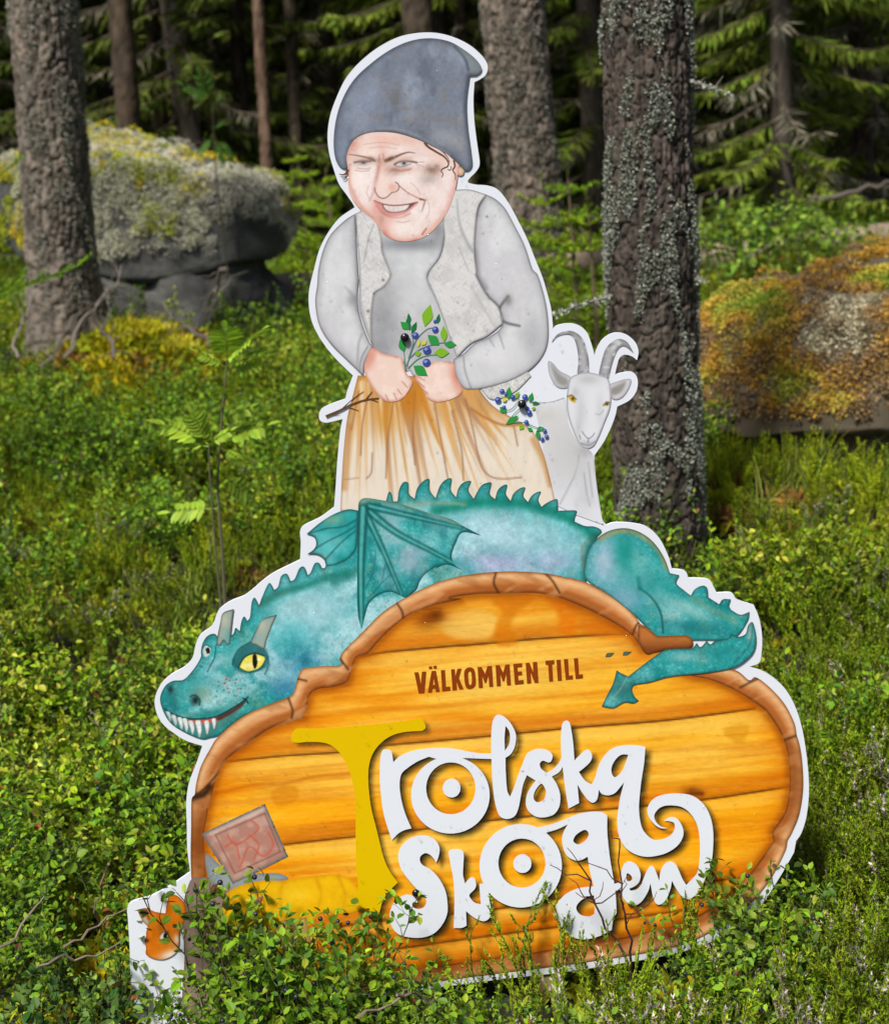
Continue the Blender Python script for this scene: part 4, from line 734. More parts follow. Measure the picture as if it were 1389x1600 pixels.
# ------------------------------------------------------------------ materials for plants, bark and stone
def leaf_mat(name, rough=.42, trans=.35, spec=.4):
    m, nt, b = new_mat(name); a = nt.nodes.new("ShaderNodeAttribute"); a.attribute_name = "Col"
    oi = nt.nodes.new("ShaderNodeObjectInfo"); hs = nt.nodes.new("ShaderNodeHueSaturation")
    mr = nt.nodes.new("ShaderNodeMapRange"); mr.inputs["To Min"].default_value = .75; mr.inputs["To Max"].default_value = 1.3
    nt.links.new(oi.outputs["Random"], mr.inputs["Value"]); nt.links.new(mr.outputs[0], hs.inputs["Value"])
    nt.links.new(a.outputs["Color"], hs.inputs["Color"]); nt.links.new(hs.outputs[0], b.inputs["Base Color"])
    b.inputs["Roughness"].default_value = rough; b.inputs["Specular IOR Level"].default_value = spec
    if trans:
        tr = nt.nodes.new("ShaderNodeBsdfTranslucent"); mx = nt.nodes.new("ShaderNodeMixShader"); mx.inputs[0].default_value = trans
        nt.links.new(hs.outputs[0], tr.inputs[0]); out = nt.nodes["Material Output"]
        nt.links.new(b.outputs[0], mx.inputs[1]); nt.links.new(tr.outputs[0], mx.inputs[2]); nt.links.new(mx.outputs[0], out.inputs[0])
    return m
M_LEAF = leaf_mat("shrub_leaf", .5, .3, .22); M_NEEDLE = leaf_mat("needles", .7, .22, .1); M_MOSS = leaf_mat("moss_and_lichen", .95, .12, .1); M_STEM = leaf_mat("twig_bark", .75, 0, .3)
M_BERRY, nt, b = new_mat("bilberry_skin"); b.inputs["Base Color"].default_value = (.012, .014, .035, 1); b.inputs["Roughness"].default_value = .4
def bark_mat(name, dark, light, pink, scale):
    m, nt, b = new_mat(name); a = nt.nodes.new("ShaderNodeAttribute"); a.attribute_name = "Col"
    tc = nt.nodes.new("ShaderNodeTexCoord"); mp = nt.nodes.new("ShaderNodeMapping"); mp.inputs["Scale"].default_value = (scale, scale, scale * .3)
    nz = nt.nodes.new("ShaderNodeTexNoise"); nz.inputs["Scale"].default_value = 14; nz.inputs["Detail"].default_value = 10; nz.inputs["Roughness"].default_value = .75
    nt.links.new(tc.outputs["Object"], mp.inputs[0]); nt.links.new(mp.outputs[0], nz.inputs["Vector"])
    r = nt.nodes.new("ShaderNodeValToRGB"); nt.links.new(nz.outputs[0], r.inputs[0])
    for k, (p_, c) in enumerate([(.32, dark), (.5, light), (.62, pink), (.75, light)]):
        e = r.color_ramp.elements[k] if k < 2 else r.color_ramp.elements.new(p_); e.position = p_; e.color = (*c, 1)
    mul = nt.nodes.new("ShaderNodeMixRGB"); mul.blend_type = 'MULTIPLY'; mul.inputs[0].default_value = 1
    nt.links.new(r.outputs[0], mul.inputs[1]); nt.links.new(a.outputs["Color"], mul.inputs[2]); nt.links.new(mul.outputs[0], b.inputs["Base Color"])
    n2 = nt.nodes.new("ShaderNodeTexNoise"); n2.inputs["Scale"].default_value = 90; n2.inputs["Detail"].default_value = 6; nt.links.new(mp.outputs[0], n2.inputs["Vector"])
    bp = nt.nodes.new("ShaderNodeBump"); bp.inputs["Strength"].default_value = 1.0; bp.inputs["Distance"].default_value = .009; nt.links.new(n2.outputs[0], bp.inputs["Height"]); nt.links.new(bp.outputs[0], b.inputs["Normal"])
    b.inputs["Roughness"].default_value = .88; b.inputs["Specular IOR Level"].default_value = .2
    return m
M_BARK = bark_mat("pine_bark", (.045, .039, .033), (.17, .15, .13), (.21, .17, .145), 1.0)
M_BARK2 = bark_mat("spruce_bark", (.05, .04, .032), (.12, .10, .08), (.15, .12, .10), 1.0)
def rock_mat():
    m, nt, b = new_mat("granite"); tc = nt.nodes.new("ShaderNodeTexCoord")
    nz = nt.nodes.new("ShaderNodeTexNoise"); nz.inputs["Scale"].default_value = 4; nz.inputs["Detail"].default_value = 12; nz.inputs["Roughness"].default_value = .7; nt.links.new(tc.outputs["Object"], nz.inputs["Vector"])
    r = nt.nodes.new("ShaderNodeValToRGB"); nt.links.new(nz.outputs[0], r.inputs[0])
    for k, (p_, c) in enumerate([(.3, (.02, .02, .018)), (.5, (.06, .06, .055)), (.62, (.11, .11, .10)), (.75, (.05, .055, .03))]):
        e = r.color_ramp.elements[k] if k < 2 else r.color_ramp.elements.new(p_); e.position = p_; e.color = (*c, 1)
    nt.links.new(r.outputs[0], b.inputs["Base Color"]); b.inputs["Roughness"].default_value = .9
    bp = nt.nodes.new("ShaderNodeBump"); bp.inputs["Strength"].default_value = .7; bp.inputs["Distance"].default_value = .03; nt.links.new(nz.outputs[0], bp.inputs["Height"]); nt.links.new(bp.outputs[0], b.inputs["Normal"])
    return m
M_ROCK = rock_mat()

# ------------------------------------------------------------------ mesh collectors
class MB:
    def __init__(s): s.V = []; s.F = []; s.C = []; s.n = 0
    def add(s, V, F, c):
        V = np.asarray(V, float); s.V.append(V); s.F += [tuple(i + s.n for i in f) for f in F]; s.n += len(V)
        c = np.asarray(c, float); s.C.append(np.tile(c, (len(V), 1)) if c.ndim == 1 else c)
    def tube(s, pts, r0, r1, c, sides=4):
        pts = np.asarray(pts, float); n = len(pts); t = np.gradient(pts, axis=0); t /= np.linalg.norm(t, axis=1)[:, None] + 1e-9
        a = np.cross(t, (0.31, .52, .79)); a /= np.linalg.norm(a, axis=1)[:, None] + 1e-9; b_ = np.cross(t, a)
        r = np.linspace(r0, r1, n) if np.isscalar(r0) else np.asarray(r0); V = []
        for k in range(sides):
            an = 2 * math.pi * k / sides; V.append(pts + (a * math.cos(an) + b_ * math.sin(an)) * r[:, None])
        V = np.stack(V, 1).reshape(-1, 3); F = []
        for i in range(n - 1):
            for k in range(sides): F.append((i * sides + k, i * sides + (k + 1) % sides, (i + 1) * sides + (k + 1) % sides, (i + 1) * sides + k))
        F.append(tuple(range(sides))[::-1]); F.append(tuple((n - 1) * sides + k for k in range(sides)))
        s.add(V, F, c)
    def leaf(s, base, d, up, l, w, c, fold=.18, droop=.1):
        d = np.asarray(d, float); d = d / (np.linalg.norm(d) + 1e-9); sd_ = np.cross(d, up); sd_ /= np.linalg.norm(sd_) + 1e-9; nn = np.cross(sd_, d)
        P = lambda t, q, h: base + d * (t * l) + sd_ * (q * w) + nn * (h * l - droop * l * t * t)
        V = [P(0, 0, 0), P(.28, .42, fold * .4), P(.65, .42, fold * .4), P(1, 0, 0), P(.65, -.42, fold * .4), P(.28, -.42, fold * .4), P(.3, 0, 0), P(.65, 0, 0)]
        s.add(V, [(0, 1, 6), (0, 6, 5), (1, 2, 7, 6), (6, 7, 4, 5), (2, 3, 7), (7, 3, 4)], c)
    def tris(s, V, c):
        """V (n,3,3) loose triangles, c (n,3)"""
        n = len(V); s.V.append(V.reshape(-1, 3)); s.F += [(s.n + 3 * i, s.n + 3 * i + 1, s.n + 3 * i + 2) for i in range(n)]; s.n += 3 * n; s.C.append(np.repeat(c, 3, 0))
    def mesh(s, name, smooth=False): return mesh_np(name, np.concatenate(s.V), s.F, np.concatenate(s.C), smooth)

def unit(v): v = np.asarray(v, float); return v / (np.linalg.norm(v, axis=-1, keepdims=True) + 1e-9)
def jit(c, rs, a=.25, g=.1):
    k = 1 + rs.normal(0, a); return np.clip(np.array(c) * k * (1 + rs.normal(0, g, 3)), .002, 1)

PROTO = bpy.data.collections.new("plant_prototypes")     # not linked to the scene: only a source for the scattered undergrowth
def proto_obj(name, parts):
    """one joined mesh with several materials, for the scatter"""
    V, F, C, MI, n = [], [], [], [], 0; mats = []
    for mb_, mat in parts:
        if mb_.n == 0: continue
        V += mb_.V; F += [tuple(i + n for i in f) for f in mb_.F]; C += mb_.C; MI += [len(mats)] * len(mb_.F); n += mb_.n; mats.append(mat)
    me = mesh_np(name, np.concatenate(V), F, np.concatenate(C))
    for m in mats: me.materials.append(m)
    me.polygons.foreach_set("material_index", np.array(MI, np.int32)); o = bpy.data.objects.new(name, me); return o

# ---- bilberry: angular green stems, small oval leaves, a few berries
def bilberry(seed, leafc=((.105, .215, .010), (.145, .265, .012), (.055, .13, .012), (.24, .36, .02)), nst=7, nber=3, h=.32, ls=1.25, pb=.5, spread=.45):
    rs = np.random.default_rng(seed); st, lf, br = MB(), MB(), MB(); tips = []
    def grow(p, d, n, r, depth):
        pts = [p]; plane = unit(np.cross(d, rs.normal(size=3)))
        for k in range(n):
            d = unit(d + plane * (.35 if k % 2 else -.35) * rs.uniform(.5, 1.2) + rs.normal(0, .12, 3) + np.array([0, 0, .10])); p = p + d * rs.uniform(.016, .028) * (1.25 if depth == 0 else 1); pts.append(p)
            if depth < 3 and (depth > 0 or k > n * .25) and rs.random() < (pb * 1.25 if depth == 0 else pb * .9):
                grow(p, unit(d + unit(rs.normal(size=3)) * .9), max(2, int((n - k) * rs.uniform(.5, .9))), r * .65, depth + 1)
            if depth > 0 or k > n * .45:
                for _ in range(1 if rs.random() < .8 else 2):
                    ld = unit(d * .5 + plane * (1 if k % 2 else -1) + rs.normal(0, .4, 3)); c = jit(leafc[rs.choice(len(leafc), p=[.4, .25, .25, .1])], rs, .22, .08)
                    if rs.random() < .012: c = jit((.22, .07, .02), rs)
                    l = rs.uniform(.010, .02) * ls; lf.leaf(p + ld * .002, ld, np.array([0, 0, 1]) + rs.normal(0, .35, 3), l, l * rs.uniform(.6, .8), c, .2, rs.uniform(0, .25))
        l = rs.uniform(.010, .016) * ls; lf.leaf(p, d, np.array([0, 0, 1.]) + rs.normal(0, .5, 3), l, l * .6, jit(leafc[3], rs, .15, .06)); tips.append(p)
        st.tube(pts, r, r * .55, jit((.06, .10, .025) if depth else (.06, .06, .025), rs, .2, .08), 3)
    for k in range(nst):
        a = rs.uniform(0, 6.28); q = rs.uniform(0, .05); grow(np.array([q * math.cos(a), q * math.sin(a), -.01]), unit([math.cos(a) * spread, math.sin(a) * spread, 1]), int(h / .025 * rs.uniform(.7, 1.05)), .0019, 0)
    for k in range(nber):
        p = tips[rs.integers(len(tips))] + np.array([0, 0, -.014]); bm = bmesh.new(); bmesh.ops.create_icosphere(bm, subdivisions=2, radius=.0042)
        br.add(np.array([v.co[:] for v in bm.verts]) + p, [tuple(v.index for v in f.verts) for f in bm.faces], (.02, .02, .05)); bm.free()
    return st, lf, br

# ---- heather: upright feathery sprigs with scale leaves, some in pale flower
def heather(seed, nst=13, h=.26, flower=0., col=((.175, .285, .010), (.23, .34, .012), (.30, .38, .02)), fcol=(.62, .50, .52), woody=.5):
    rs = np.random.default_rng(seed); st, lf, fl = MB(), MB(), MB()
    def fuzz(pts, r, c, dens=3, ln=.0068, tgt=lf):
        pts = np.asarray(pts); L = np.linalg.norm(np.diff(pts, axis=0), axis=1).sum(); n = max(3, int(L / .003)) * dens
        t = rs.random(n) * (len(pts) - 1.001); i = t.astype(int); f = (t - i)[:, None]; P = pts[i] * (1 - f) + pts[i + 1] * f; D = unit(pts[i + 1] - pts[i])
        o = unit(np.cross(D, rs.normal(size=(n, 3)))); dd = unit(o + D * rs.uniform(.6, 1.6, (n, 1))); sd_ = unit(np.cross(dd, o)); l = ln * rs.uniform(.7, 1.3, (n, 1))
        tgt.tris(np.stack([P - sd_ * l * .22, P + sd_ * l * .22, P + dd * l], 1), np.clip(np.asarray(c) * rs.uniform(.7, 1.35, (n, 1)), 0, 1))
    for k in range(nst):
        a = rs.uniform(0, 6.28); q = rs.uniform(0, .06); p = np.array([q * math.cos(a), q * math.sin(a), 0]); d = unit([math.cos(a) * rs.uniform(.1, .6), math.sin(a) * rs.uniform(.1, .6), 1]); pts = [p]; n = int(h / .03 * rs.uniform(.7, 1.1))
        c = np.array(col[rs.integers(len(col))]) * rs.uniform(.75, 1.25); fl_here = rs.random() < flower
        for j in range(n):
            d = unit(d + rs.normal(0, .13, 3) + np.array([0, 0, .08])); p = p + d * .03; pts.append(p)
            if j > n * .25:
                for _ in range(rs.integers(1, 4)):
                    o = unit(np.cross(d, rs.normal(size=3))); e = unit(o * .8 + d); m = rs.uniform(.018, .06) * (1.15 - j / n * .6); q2 = [p, p + e * m * .5, p + unit(e + d * .7) * m]
                    st.tube(q2, .0008, .0004, (.07, .06, .03), 3)
                    if fl_here and j > n * .5 and rs.random() < .75: fuzz(q2, 0, jit(fcol, rs, .15, .05), 2, .0075, fl)
                    fuzz(q2, 0, c, 3)
        fuzz(pts[int(n * .3):], 0, c, 3); st.tube(pts, .0016, .0007, jit((.08, .055, .035), rs), 3)
    return st, lf, fl

def moss_clump(seed, cols, r=.05, n=110, ln=.022):
    rs = np.random.default_rng(seed); m = MB(); d = unit(rs.normal(size=(n, 3)) * [1, 1, .8] + [0, 0, .55]); P = d * np.array([r, r, r * .6]) * rs.uniform(.55, 1, (n, 1))
    dd = unit(d + rs.normal(0, .5, (n, 3)) + [0, 0, .35]); s_ = unit(np.cross(dd, rs.normal(size=(n, 3)))); l = ln * rs.uniform(.6, 1.3, (n, 1)); ci = np.array(cols)[rs.integers(len(cols), size=n)] * rs.uniform(.7, 1.3, (n, 1))
    m.tris(np.stack([P - s_ * l * .33, P + s_ * l * .33, P + dd * l], 1), np.clip(ci, 0, 1)); return m
def grass_tuft(seed, col=(.12, .2, .03), n=26, h=.22):
    rs = np.random.default_rng(seed); m = MB()
    for k in range(n):
        a = rs.uniform(0, 6.28); b0 = np.array([rs.normal(0, .015), rs.normal(0, .015), 0]); o = np.array([math.cos(a), math.sin(a), 0]); s_ = np.array([-o[1], o[0], 0]) * .0012; L = h * rs.uniform(.5, 1.1); q = rs.uniform(.15, .7)
        P = [b0 + np.array([0, 0, L * t]) * (1 - q * t * .4) + o * L * q * t * t for t in (0, .4, .75, 1)]; m.add([P[0] - s_, P[0] + s_, P[1] + s_, P[1] - s_, P[2] + s_ * .7, P[2] - s_ * .7, P[3]], [(0, 1, 2, 3), (3, 2, 4, 5), (5, 4, 6)], jit(col, rs))
    return m

YG = ((.20, .315, .008), (.28, .38, .012), (.125, .22, .010), (.42, .43, .05))
BIL = [bilberry(100 + k) for k in range(6)] + [bilberry(170 + k, nst=2, nber=3, ls=1.3, pb=.4, spread=.14, h=.34) for k in range(4)] + [bilberry(180 + k, ((.14, .25, .025), (.19, .30, .03), (.10, .19, .025), (.26, .36, .04)), nst=3, nber=2, ls=1.45, pb=.4, spread=.2) for k in range(2)]
LNG = [bilberry(140 + k, ((.06, .14, .025), (.08, .17, .03), (.04, .10, .02), (.12, .2, .04)), 5, 0, .17, 1.3, .3) for k in range(2)]
HEA = [heather(200 + k, 13, .26, 0) for k in range(3)] + [heather(210 + k, 14, .26, .6) for k in range(2)] + [heather(220 + k, 4, .28, 0) for k in range(3)]
def pset(prefix, gens):
    c = bpy.data.collections.new(prefix)
    for k, parts in enumerate(gens): c.objects.link(proto_obj("%s_%02d" % (prefix, k), parts))
    return c
mats3 = lambda g: [(g[0], M_STEM), (g[1], M_LEAF), (g[2], M_BERRY)]
matsh = lambda g: [(g[0], M_STEM), (g[1], M_NEEDLE), (g[2], M_LEAF)]
C_BIL = pset("bilberry", [mats3(g) for g in BIL[:4]] + [mats3(bilberry(120 + k, YG, 7, 0, .26)) for k in range(4)])
C_HEA = pset("heather", [matsh(g) for g in HEA[:5]] + [matsh(heather(230 + k, 12, .24, 0, ((.32, .40, .010), (.40, .46, .015), (.22, .32, .010)))) for k in range(3)])
C_MOS = pset("moss", [[(moss_clump(300, ((.42, .34, .012), (.5, .38, .015), (.32, .34, .02))), M_MOSS)], [(moss_clump(301, ((.25, .3, .015), (.34, .36, .02))), M_MOSS)], [(moss_clump(302, ((.30, .15, .03), (.2, .10, .03), (.28, .2, .05))), M_MOSS)], [(grass_tuft(303, (.2, .26, .03), 20, .15), M_LEAF)], [(grass_tuft(304, (.26, .28, .05), 12, .17), M_LEAF)]])

def scatter(name, label, cat, coll, P, rot, scl, idx):
    me = bpy.data.meshes.new(name); me.vertices.add(len(P)); me.vertices.foreach_set("co", np.asarray(P, np.float32).ravel())
    for nm, ty, ar, key in (("rot", 'FLOAT_VECTOR', rot, "vector"), ("scl", 'FLOAT', scl, "value"), ("pid", 'INT', idx, "value")):
        a = me.attributes.new(nm, ty, 'POINT'); a.data.foreach_set(key, np.asarray(ar, np.int32 if ty == 'INT' else np.float32).ravel())
    o = link_obj(name, me); ng = bpy.data.node_groups.new(name + "_nodes", 'GeometryNodeTree')
    ng.interface.new_socket("Geometry", in_out='INPUT', socket_type='NodeSocketGeometry'); ng.interface.new_socket("Geometry", in_out='OUTPUT', socket_type='NodeSocketGeometry')
    N = ng.nodes; gi = N.new("NodeGroupInput"); go = N.new("NodeGroupOutput"); ip = N.new("GeometryNodeInstanceOnPoints"); ci = N.new("GeometryNodeCollectionInfo")
    ci.inputs["Collection"].default_value = coll; ci.inputs["Separate Children"].default_value = True; ci.inputs["Reset Children"].default_value = True; ip.inputs["Pick Instance"].default_value = True
    def na(nm, ty): q = N.new("GeometryNodeInputNamedAttribute"); q.data_type = ty; q.inputs["Name"].default_value = nm; return q.outputs["Attribute"]
    er = N.new("FunctionNodeEulerToRotation"); L = ng.links
    L.new(gi.outputs[0], ip.inputs["Points"]); L.new(ci.outputs[0], ip.inputs["Instance"]); L.new(na("pid", 'INT'), ip.inputs["Instance Index"]); L.new(na("rot", 'FLOAT_VECTOR'), er.inputs[0]); L.new(er.outputs[0], ip.inputs["Rotation"]); L.new(na("scl", 'FLOAT'), ip.inputs["Scale"]); L.new(ip.outputs[0], go.inputs[0])
    md = o.modifiers.new("scatter", 'NODES'); md.node_group = ng
    return tag(o, label, cat, kind="stuff")

# ------------------------------------------------------------------ trees
def cells(u, v, su, sv, seed):
    """distance to nearest / second nearest jittered cell and a cell value; u wraps"""
    U = u / su; Vv = v / sv; iu = np.floor(U).astype(int); iv = np.floor(Vv).astype(int); f1 = np.full(u.shape, 9.); f2 = f1.copy(); cid = np.zeros(u.shape)
    for a in (-1, 0, 1):
        for b_ in (-1, 0, 1):
            ci, cj = iu + a, iv + b_; jx = _tab[(ci * 7 + seed) & 255, (cj * 13 + 5) & 255]; jy = _tab[(ci * 3 + 91) & 255, (cj * 5 + seed) & 255]
            d = np.hypot(ci + jx - U, cj + jy - Vv); m = d < f1; f2 = np.where(m, f1, np.minimum(f2, d)); cid = np.where(m, _tab[(ci + 31) & 255, (cj + 77) & 255], cid); f1 = np.where(m, d, f1)
    return f1, f2, cid
def trunk_mesh(name, r, height, lean, detail, seed, flare=.25, zdet=2.4, tint=(1, 1, 1), furrow=.012, plate=.045):
    """tapered trunk standing on z=0; detail = ring spacing in the lower part"""
    nth = int(max(14, 2 * math.pi * r / detail)); z = np.concatenate([np.arange(-.25, zdet, detail), np.linspace(zdet, height, 24)]); th = np.linspace(0, 2 * math.pi, nth, endpoint=False); TH, ZZ = np.meshgrid(th, z)
    w = seed * 3.1; rr = r * (1 - .62 * np.clip(ZZ, 0, None) / height) + r * flare * np.exp(-np.clip(ZZ + .1, 0, None) / .18) * (1 + .5 * np.cos(TH * 3 + w) + .3 * np.cos(TH * 5 + 2 * w))
    nu = max(6, round(2 * math.pi * r / plate)); u = TH / (2 * math.pi) * nu; uu = u + .35 * (vnoise3(np.cos(TH) * 3, np.sin(TH) * 3, ZZ * 6, seed) - .5)
    f1, f2, cid = cells(np.mod(uu, nu), ZZ + .03 * vnoise3(np.cos(TH) * 9, np.sin(TH) * 9, ZZ * 20, seed + 4), 1., plate * 2.0, seed)
    g1, g2, gid = cells(np.mod(uu, nu) * 2.3, ZZ, 1., plate * .75, seed + 9)
    crk = sstep(np.abs(vnoise(np.mod(uu, nu) * 1.15, ZZ * 3.2 + 3 * vnoise(uu * .7, ZZ * 9, seed + 7) * .25, seed + 1) - .5) / .075); edge = np.minimum(sstep((f2 - f1) / .13), .25 + .75 * crk); fine = sstep((g2 - g1) / .3); n = .5 * vnoise3(np.cos(TH) * r * 40, np.sin(TH) * r * 40, ZZ * 30, seed + 2) + .5 * vnoise3(np.cos(TH) * r * 130, np.sin(TH) * r * 130, ZZ * 100, seed + 3)
    d = furrow * (edge - 1) + furrow * .55 * (cid - .5) + furrow * .45 * (gid - .5) * edge + furrow * .25 * (fine - 1) * edge + furrow * .55 * (n - .5)
    rr = rr + d; cx = lean[0] * ZZ; cy = lean[1] * ZZ; V = np.stack([cx + rr * np.cos(TH), cy + rr * np.sin(TH), ZZ], -1)
    c = (.62 + .5 * cid + .35 * (gid - .5) + .25 * (n - .5))[..., None] * np.array(tint); c = c * (.38 + .62 * edge[..., None])
    nr = len(z); I = np.arange(nr * nth).reshape(nr, nth); J = np.roll(I, -1, 1); Fq = np.stack([I[:-1].ravel(), J[:-1].ravel(), J[1:].ravel(), I[1:].ravel()], 1)
    return mesh_np(name, V.reshape(-1, 3), Fq, np.clip(c.reshape(-1, 3), .05, 1.6), True), (r, height, lean)

def pine_crown(seed, z0, z1, lean):
    rs = np.random.default_rng(seed); m = MB(); k = MB()
    for j in range(26):
        z = rs.uniform(z0, z1); a = rs.uniform(0, 6.28); L = rs.uniform(.8, 2.0) * (1.1 - .6 * (z - z0) / (z1 - z0)); b0 = np.array([lean[0] * z, lean[1] * z, z]); e = b0 + np.array([math.cos(a) * L, math.sin(a) * L, rs.uniform(-.1, .6)]); k.tube([b0, (b0 + e) / 2 + [0, 0, .1], e], .03, .008, (.12, .09, .06), 4)
        for q in range(7):
            c = b0 + (e - b0) * rs.uniform(.35, 1.05) + rs.normal(0, .22, 3); n = 70; d = unit(rs.normal(size=(n, 3)) + [0, 0, .4]); s_ = unit(np.cross(d, rs.normal(size=(n, 3)))); p = c + rs.normal(0, .10, (n, 3)); l = rs.uniform(.12, .24, (n, 1))
            m.tris(np.stack([p - s_ * .012, p + s_ * .012, p + d * l], 1), np.clip(np.array((.045, .085, .03)) * rs.uniform(.6, 1.4, (n, 1)), 0, 1))
    return m, k

def plant_tree(name, label, px, py, depth, width_px, lean, height, detail, seed, group=None, tint=(1, 1, 1), crown=True, mat=None, furrow=.012, flare=.25, zdet=2.4, plate=.045):
    """px,py: a point on the trunk's axis in the photograph; depth: metres ahead"""
    p = at_depth(px, py, depth); z0 = float(H(p.x, depth)); bx = p.x - lean[0] * (p.z - z0); by = depth - lean[1] * (p.z - z0); z0 = float(H(bx, by)) - .03
    r = width_px / FPX * depth / math.cos(PITCH) / 2 * .98
    t = empty(name, (bx, by, z0)); tag(t, label, "tree", group)
    me, info = trunk_mesh("trunk", r, height, lean, detail, seed, flare, zdet, tint, furrow, plate); tr = link_obj("trunk", me, mat or M_BARK, t)
    if crown:
        m, k = pine_crown(seed, height * .62, height * 1.02, lean); link_obj("crown", m.mesh("crown"), M_NEEDLE, t); tag(link_obj("limbs", k.mesh("limbs"), M_STEM, t), kind="stuff")
    return t, r, tr
# ------------------------------------------------------------------ the pines one can tell apart
def surf(t_r, lean, th, z): return np.array([lean[0] * z + t_r * math.cos(th), lean[1] * z + t_r * math.sin(th), z])
def lichen_on(tree, r, lean, height, seed, npatch, nfl, zr, size=.007, thr=.56, bands=(), col=((.34, .36, .30), (.44, .46, .38), (.26, .28, .22))):
    """crusty grey lichen frills in patches on the bark"""
    rs = np.random.default_rng(seed); n = nfl * 6; th = rs.uniform(0, 6.28, n); z = rs.uniform(zr[0], zr[1], n); q = fbm(np.cos(th) * 2.2 + 5, np.sin(th) * 2.2 + z * 5.5, seed, 3); 
    for bz, bw, ba in bands: q = q + ba * np.exp(-((z - bz + .05 * np.cos(th * 2)) / bw) ** 2)
    q = q - (.05 if bands else 0); k = q > thr + rs.normal(0, .02, n); th, z, q = th[k][:nfl], z[k][:nfl], q[k][:nfl]; n = len(th)
    rr = r * (1 - .62 * z / height) + .001 + r * .25 * np.exp(-(z + .1) / .18); N_ = np.stack([np.cos(th), np.sin(th), np.zeros(n)], 1); P = np.stack([lean[0] * z, lean[1] * z, z], 1) + N_ * (rr + rs.uniform(-.006, .010, n) * (.5 + 6 * np.clip(q - thr, 0, .12)))[:, None]
    m = MB(); C = np.array(col)[rs.integers(len(col), size=n)] * rs.uniform(.7, 1.3, (n, 1))
    for j in range(3):
        d = unit(N_ * .7 + rs.normal(0, .7, (n, 3))); s_ = unit(np.cross(d, rs.normal(size=(n, 3)))); l = size * rs.uniform(.6, 1.5, (n, 1))
        m.tris(np.stack([P - s_ * l * .45, P + s_ * l * .55, P + d * l], 1), C)
    o = link_obj("lichen", m.mesh("lichen"), M_MOSS, tree); tag(o, kind="stuff"); return o
def dead_branch(tree, pts, r0, col=(.16, .14, .12), lich=0, seed=1):
    rs = np.random.default_rng(seed); m = MB(); m.tube(pts, r0, r0 * .35, col, 6)
    pts = np.asarray(pts)
    for k in range(5):
        i = rs.integers(1, len(pts)); d = unit(rs.normal(size=3)); L = rs.uniform(.02, .05); m.tube([pts[i], pts[i] + d * L], r0 * .4, r0 * .15, col, 4)
    o = link_obj("dead_branch", m.mesh("dead_branch"), M_STEM, tree)
    if lich:
        l = MB(); n = lich; t = rs.random(n) * (len(pts) - 1.01); i = t.astype(int); f = (t - i)[:, None]; P = pts[i] * (1 - f) + pts[i + 1] * f + rs.normal(0, .006, (n, 3)); d = unit(rs.normal(size=(n, 3))); s_ = unit(np.cross(d, rs.normal(size=(n, 3)))); q = .009 * rs.uniform(.6, 1.4, (n, 1))
        l.tris(np.stack([P - s_ * q * .5, P + s_ * q * .5, P + d * q], 1), np.array((.33, .36, .29)) * rs.uniform(.7, 1.2, (n, 1))); tag(link_obj("branch_lichen", l.mesh("branch_lichen"), M_MOSS, o), kind="stuff")
    return o

def px_lean(px0, py0, px1, py1, depth):
    a = at_depth(px0, py0, depth); b_ = at_depth(px1, py1, depth); return ((a.x - b_.x) / (a.z - b_.z), 0.0)
ln = px_lean(1006, 0, 1027, 850, 4.3)
T1, r1, tr1 = plant_tree("pine_tree", "dark grey-brown pine with shaggy grey lichen close behind the sign's goat", 1018, 450, 4.3, 139, ln, 13, .0052, 3, furrow=.011, tint=(.56, .52, .49), flare=.18, plate=.03)
zz = lambda py: at_depth(1015, py, 4.3).z - T1.location.z
lichen_on(T1, r1, ln, 13, 5, 0, 30000, (0, 2.6), .0054, .605, bands=[(zz(20), .10, .13), (zz(225), .04, .10), (zz(345), .09, .15), (zz(650), .28, .10), (zz(820), .15, .06)])
o1 = np.array(T1.location)
def loc(t, px, py, depth): return np.array(at_depth(px, py, depth)) - np.array(t.location)
dead_branch(T1, [loc(T1, 1066, 128, 4.28), loc(T1, 1090, 130, 4.24), loc(T1, 1115, 138, 4.2), loc(T1, 1146, 149, 4.18)], .0055, lich=90, seed=2)
dead_branch(T1, [loc(T1, 955, 463, 4.25), loc(T1, 930, 470, 4.2), loc(T1, 900, 478, 4.14), loc(T1, 862, 494, 4.08)], .007, lich=130, seed=3)
dead_branch(T1, [loc(T1, 1062, 243, 4.28), loc(T1, 1080, 244, 4.24)], .006, seed=4)
dead_branch(T1, [loc(T1, 1075, 440, 4.26), loc(T1, 1099, 437, 4.22)], .006, lich=60, seed=5)
ln2 = px_lean(66, 0, 95, 420, 7.6)
T2, r2, tr2 = plant_tree("pine_tree", "pine with pale plated bark beside the lichen-topped boulder", 78, 150, 7.6, 106, ln2, 14, .010, 8, tint=(1.1, 1.06, .98), furrow=.018, flare=.95)
lichen_on(T2, r2, ln2, 14, 15, 0, 9000, (0, 2.6), .007, .56, col=((.26, .26, .21), (.33, .33, .27), (.2, .2, .16)))
ln3 = px_lean(800, 0, 826, 330, 8.6)
T3, r3, tr3 = plant_tree("pine_tree", "pine with pinkish grey bark showing past the woman's cap", 810, 120, 8.6, 103, ln3, 14, .011, 12, tint=(1.2, 1.12, 1.04), furrow=.018)
lichen_on(T3, r3, ln3, 14, 25, 0, 10000, (0, 2.8), .008, .54, col=((.30, .29, .24), (.36, .36, .29), (.24, .23, .19)))

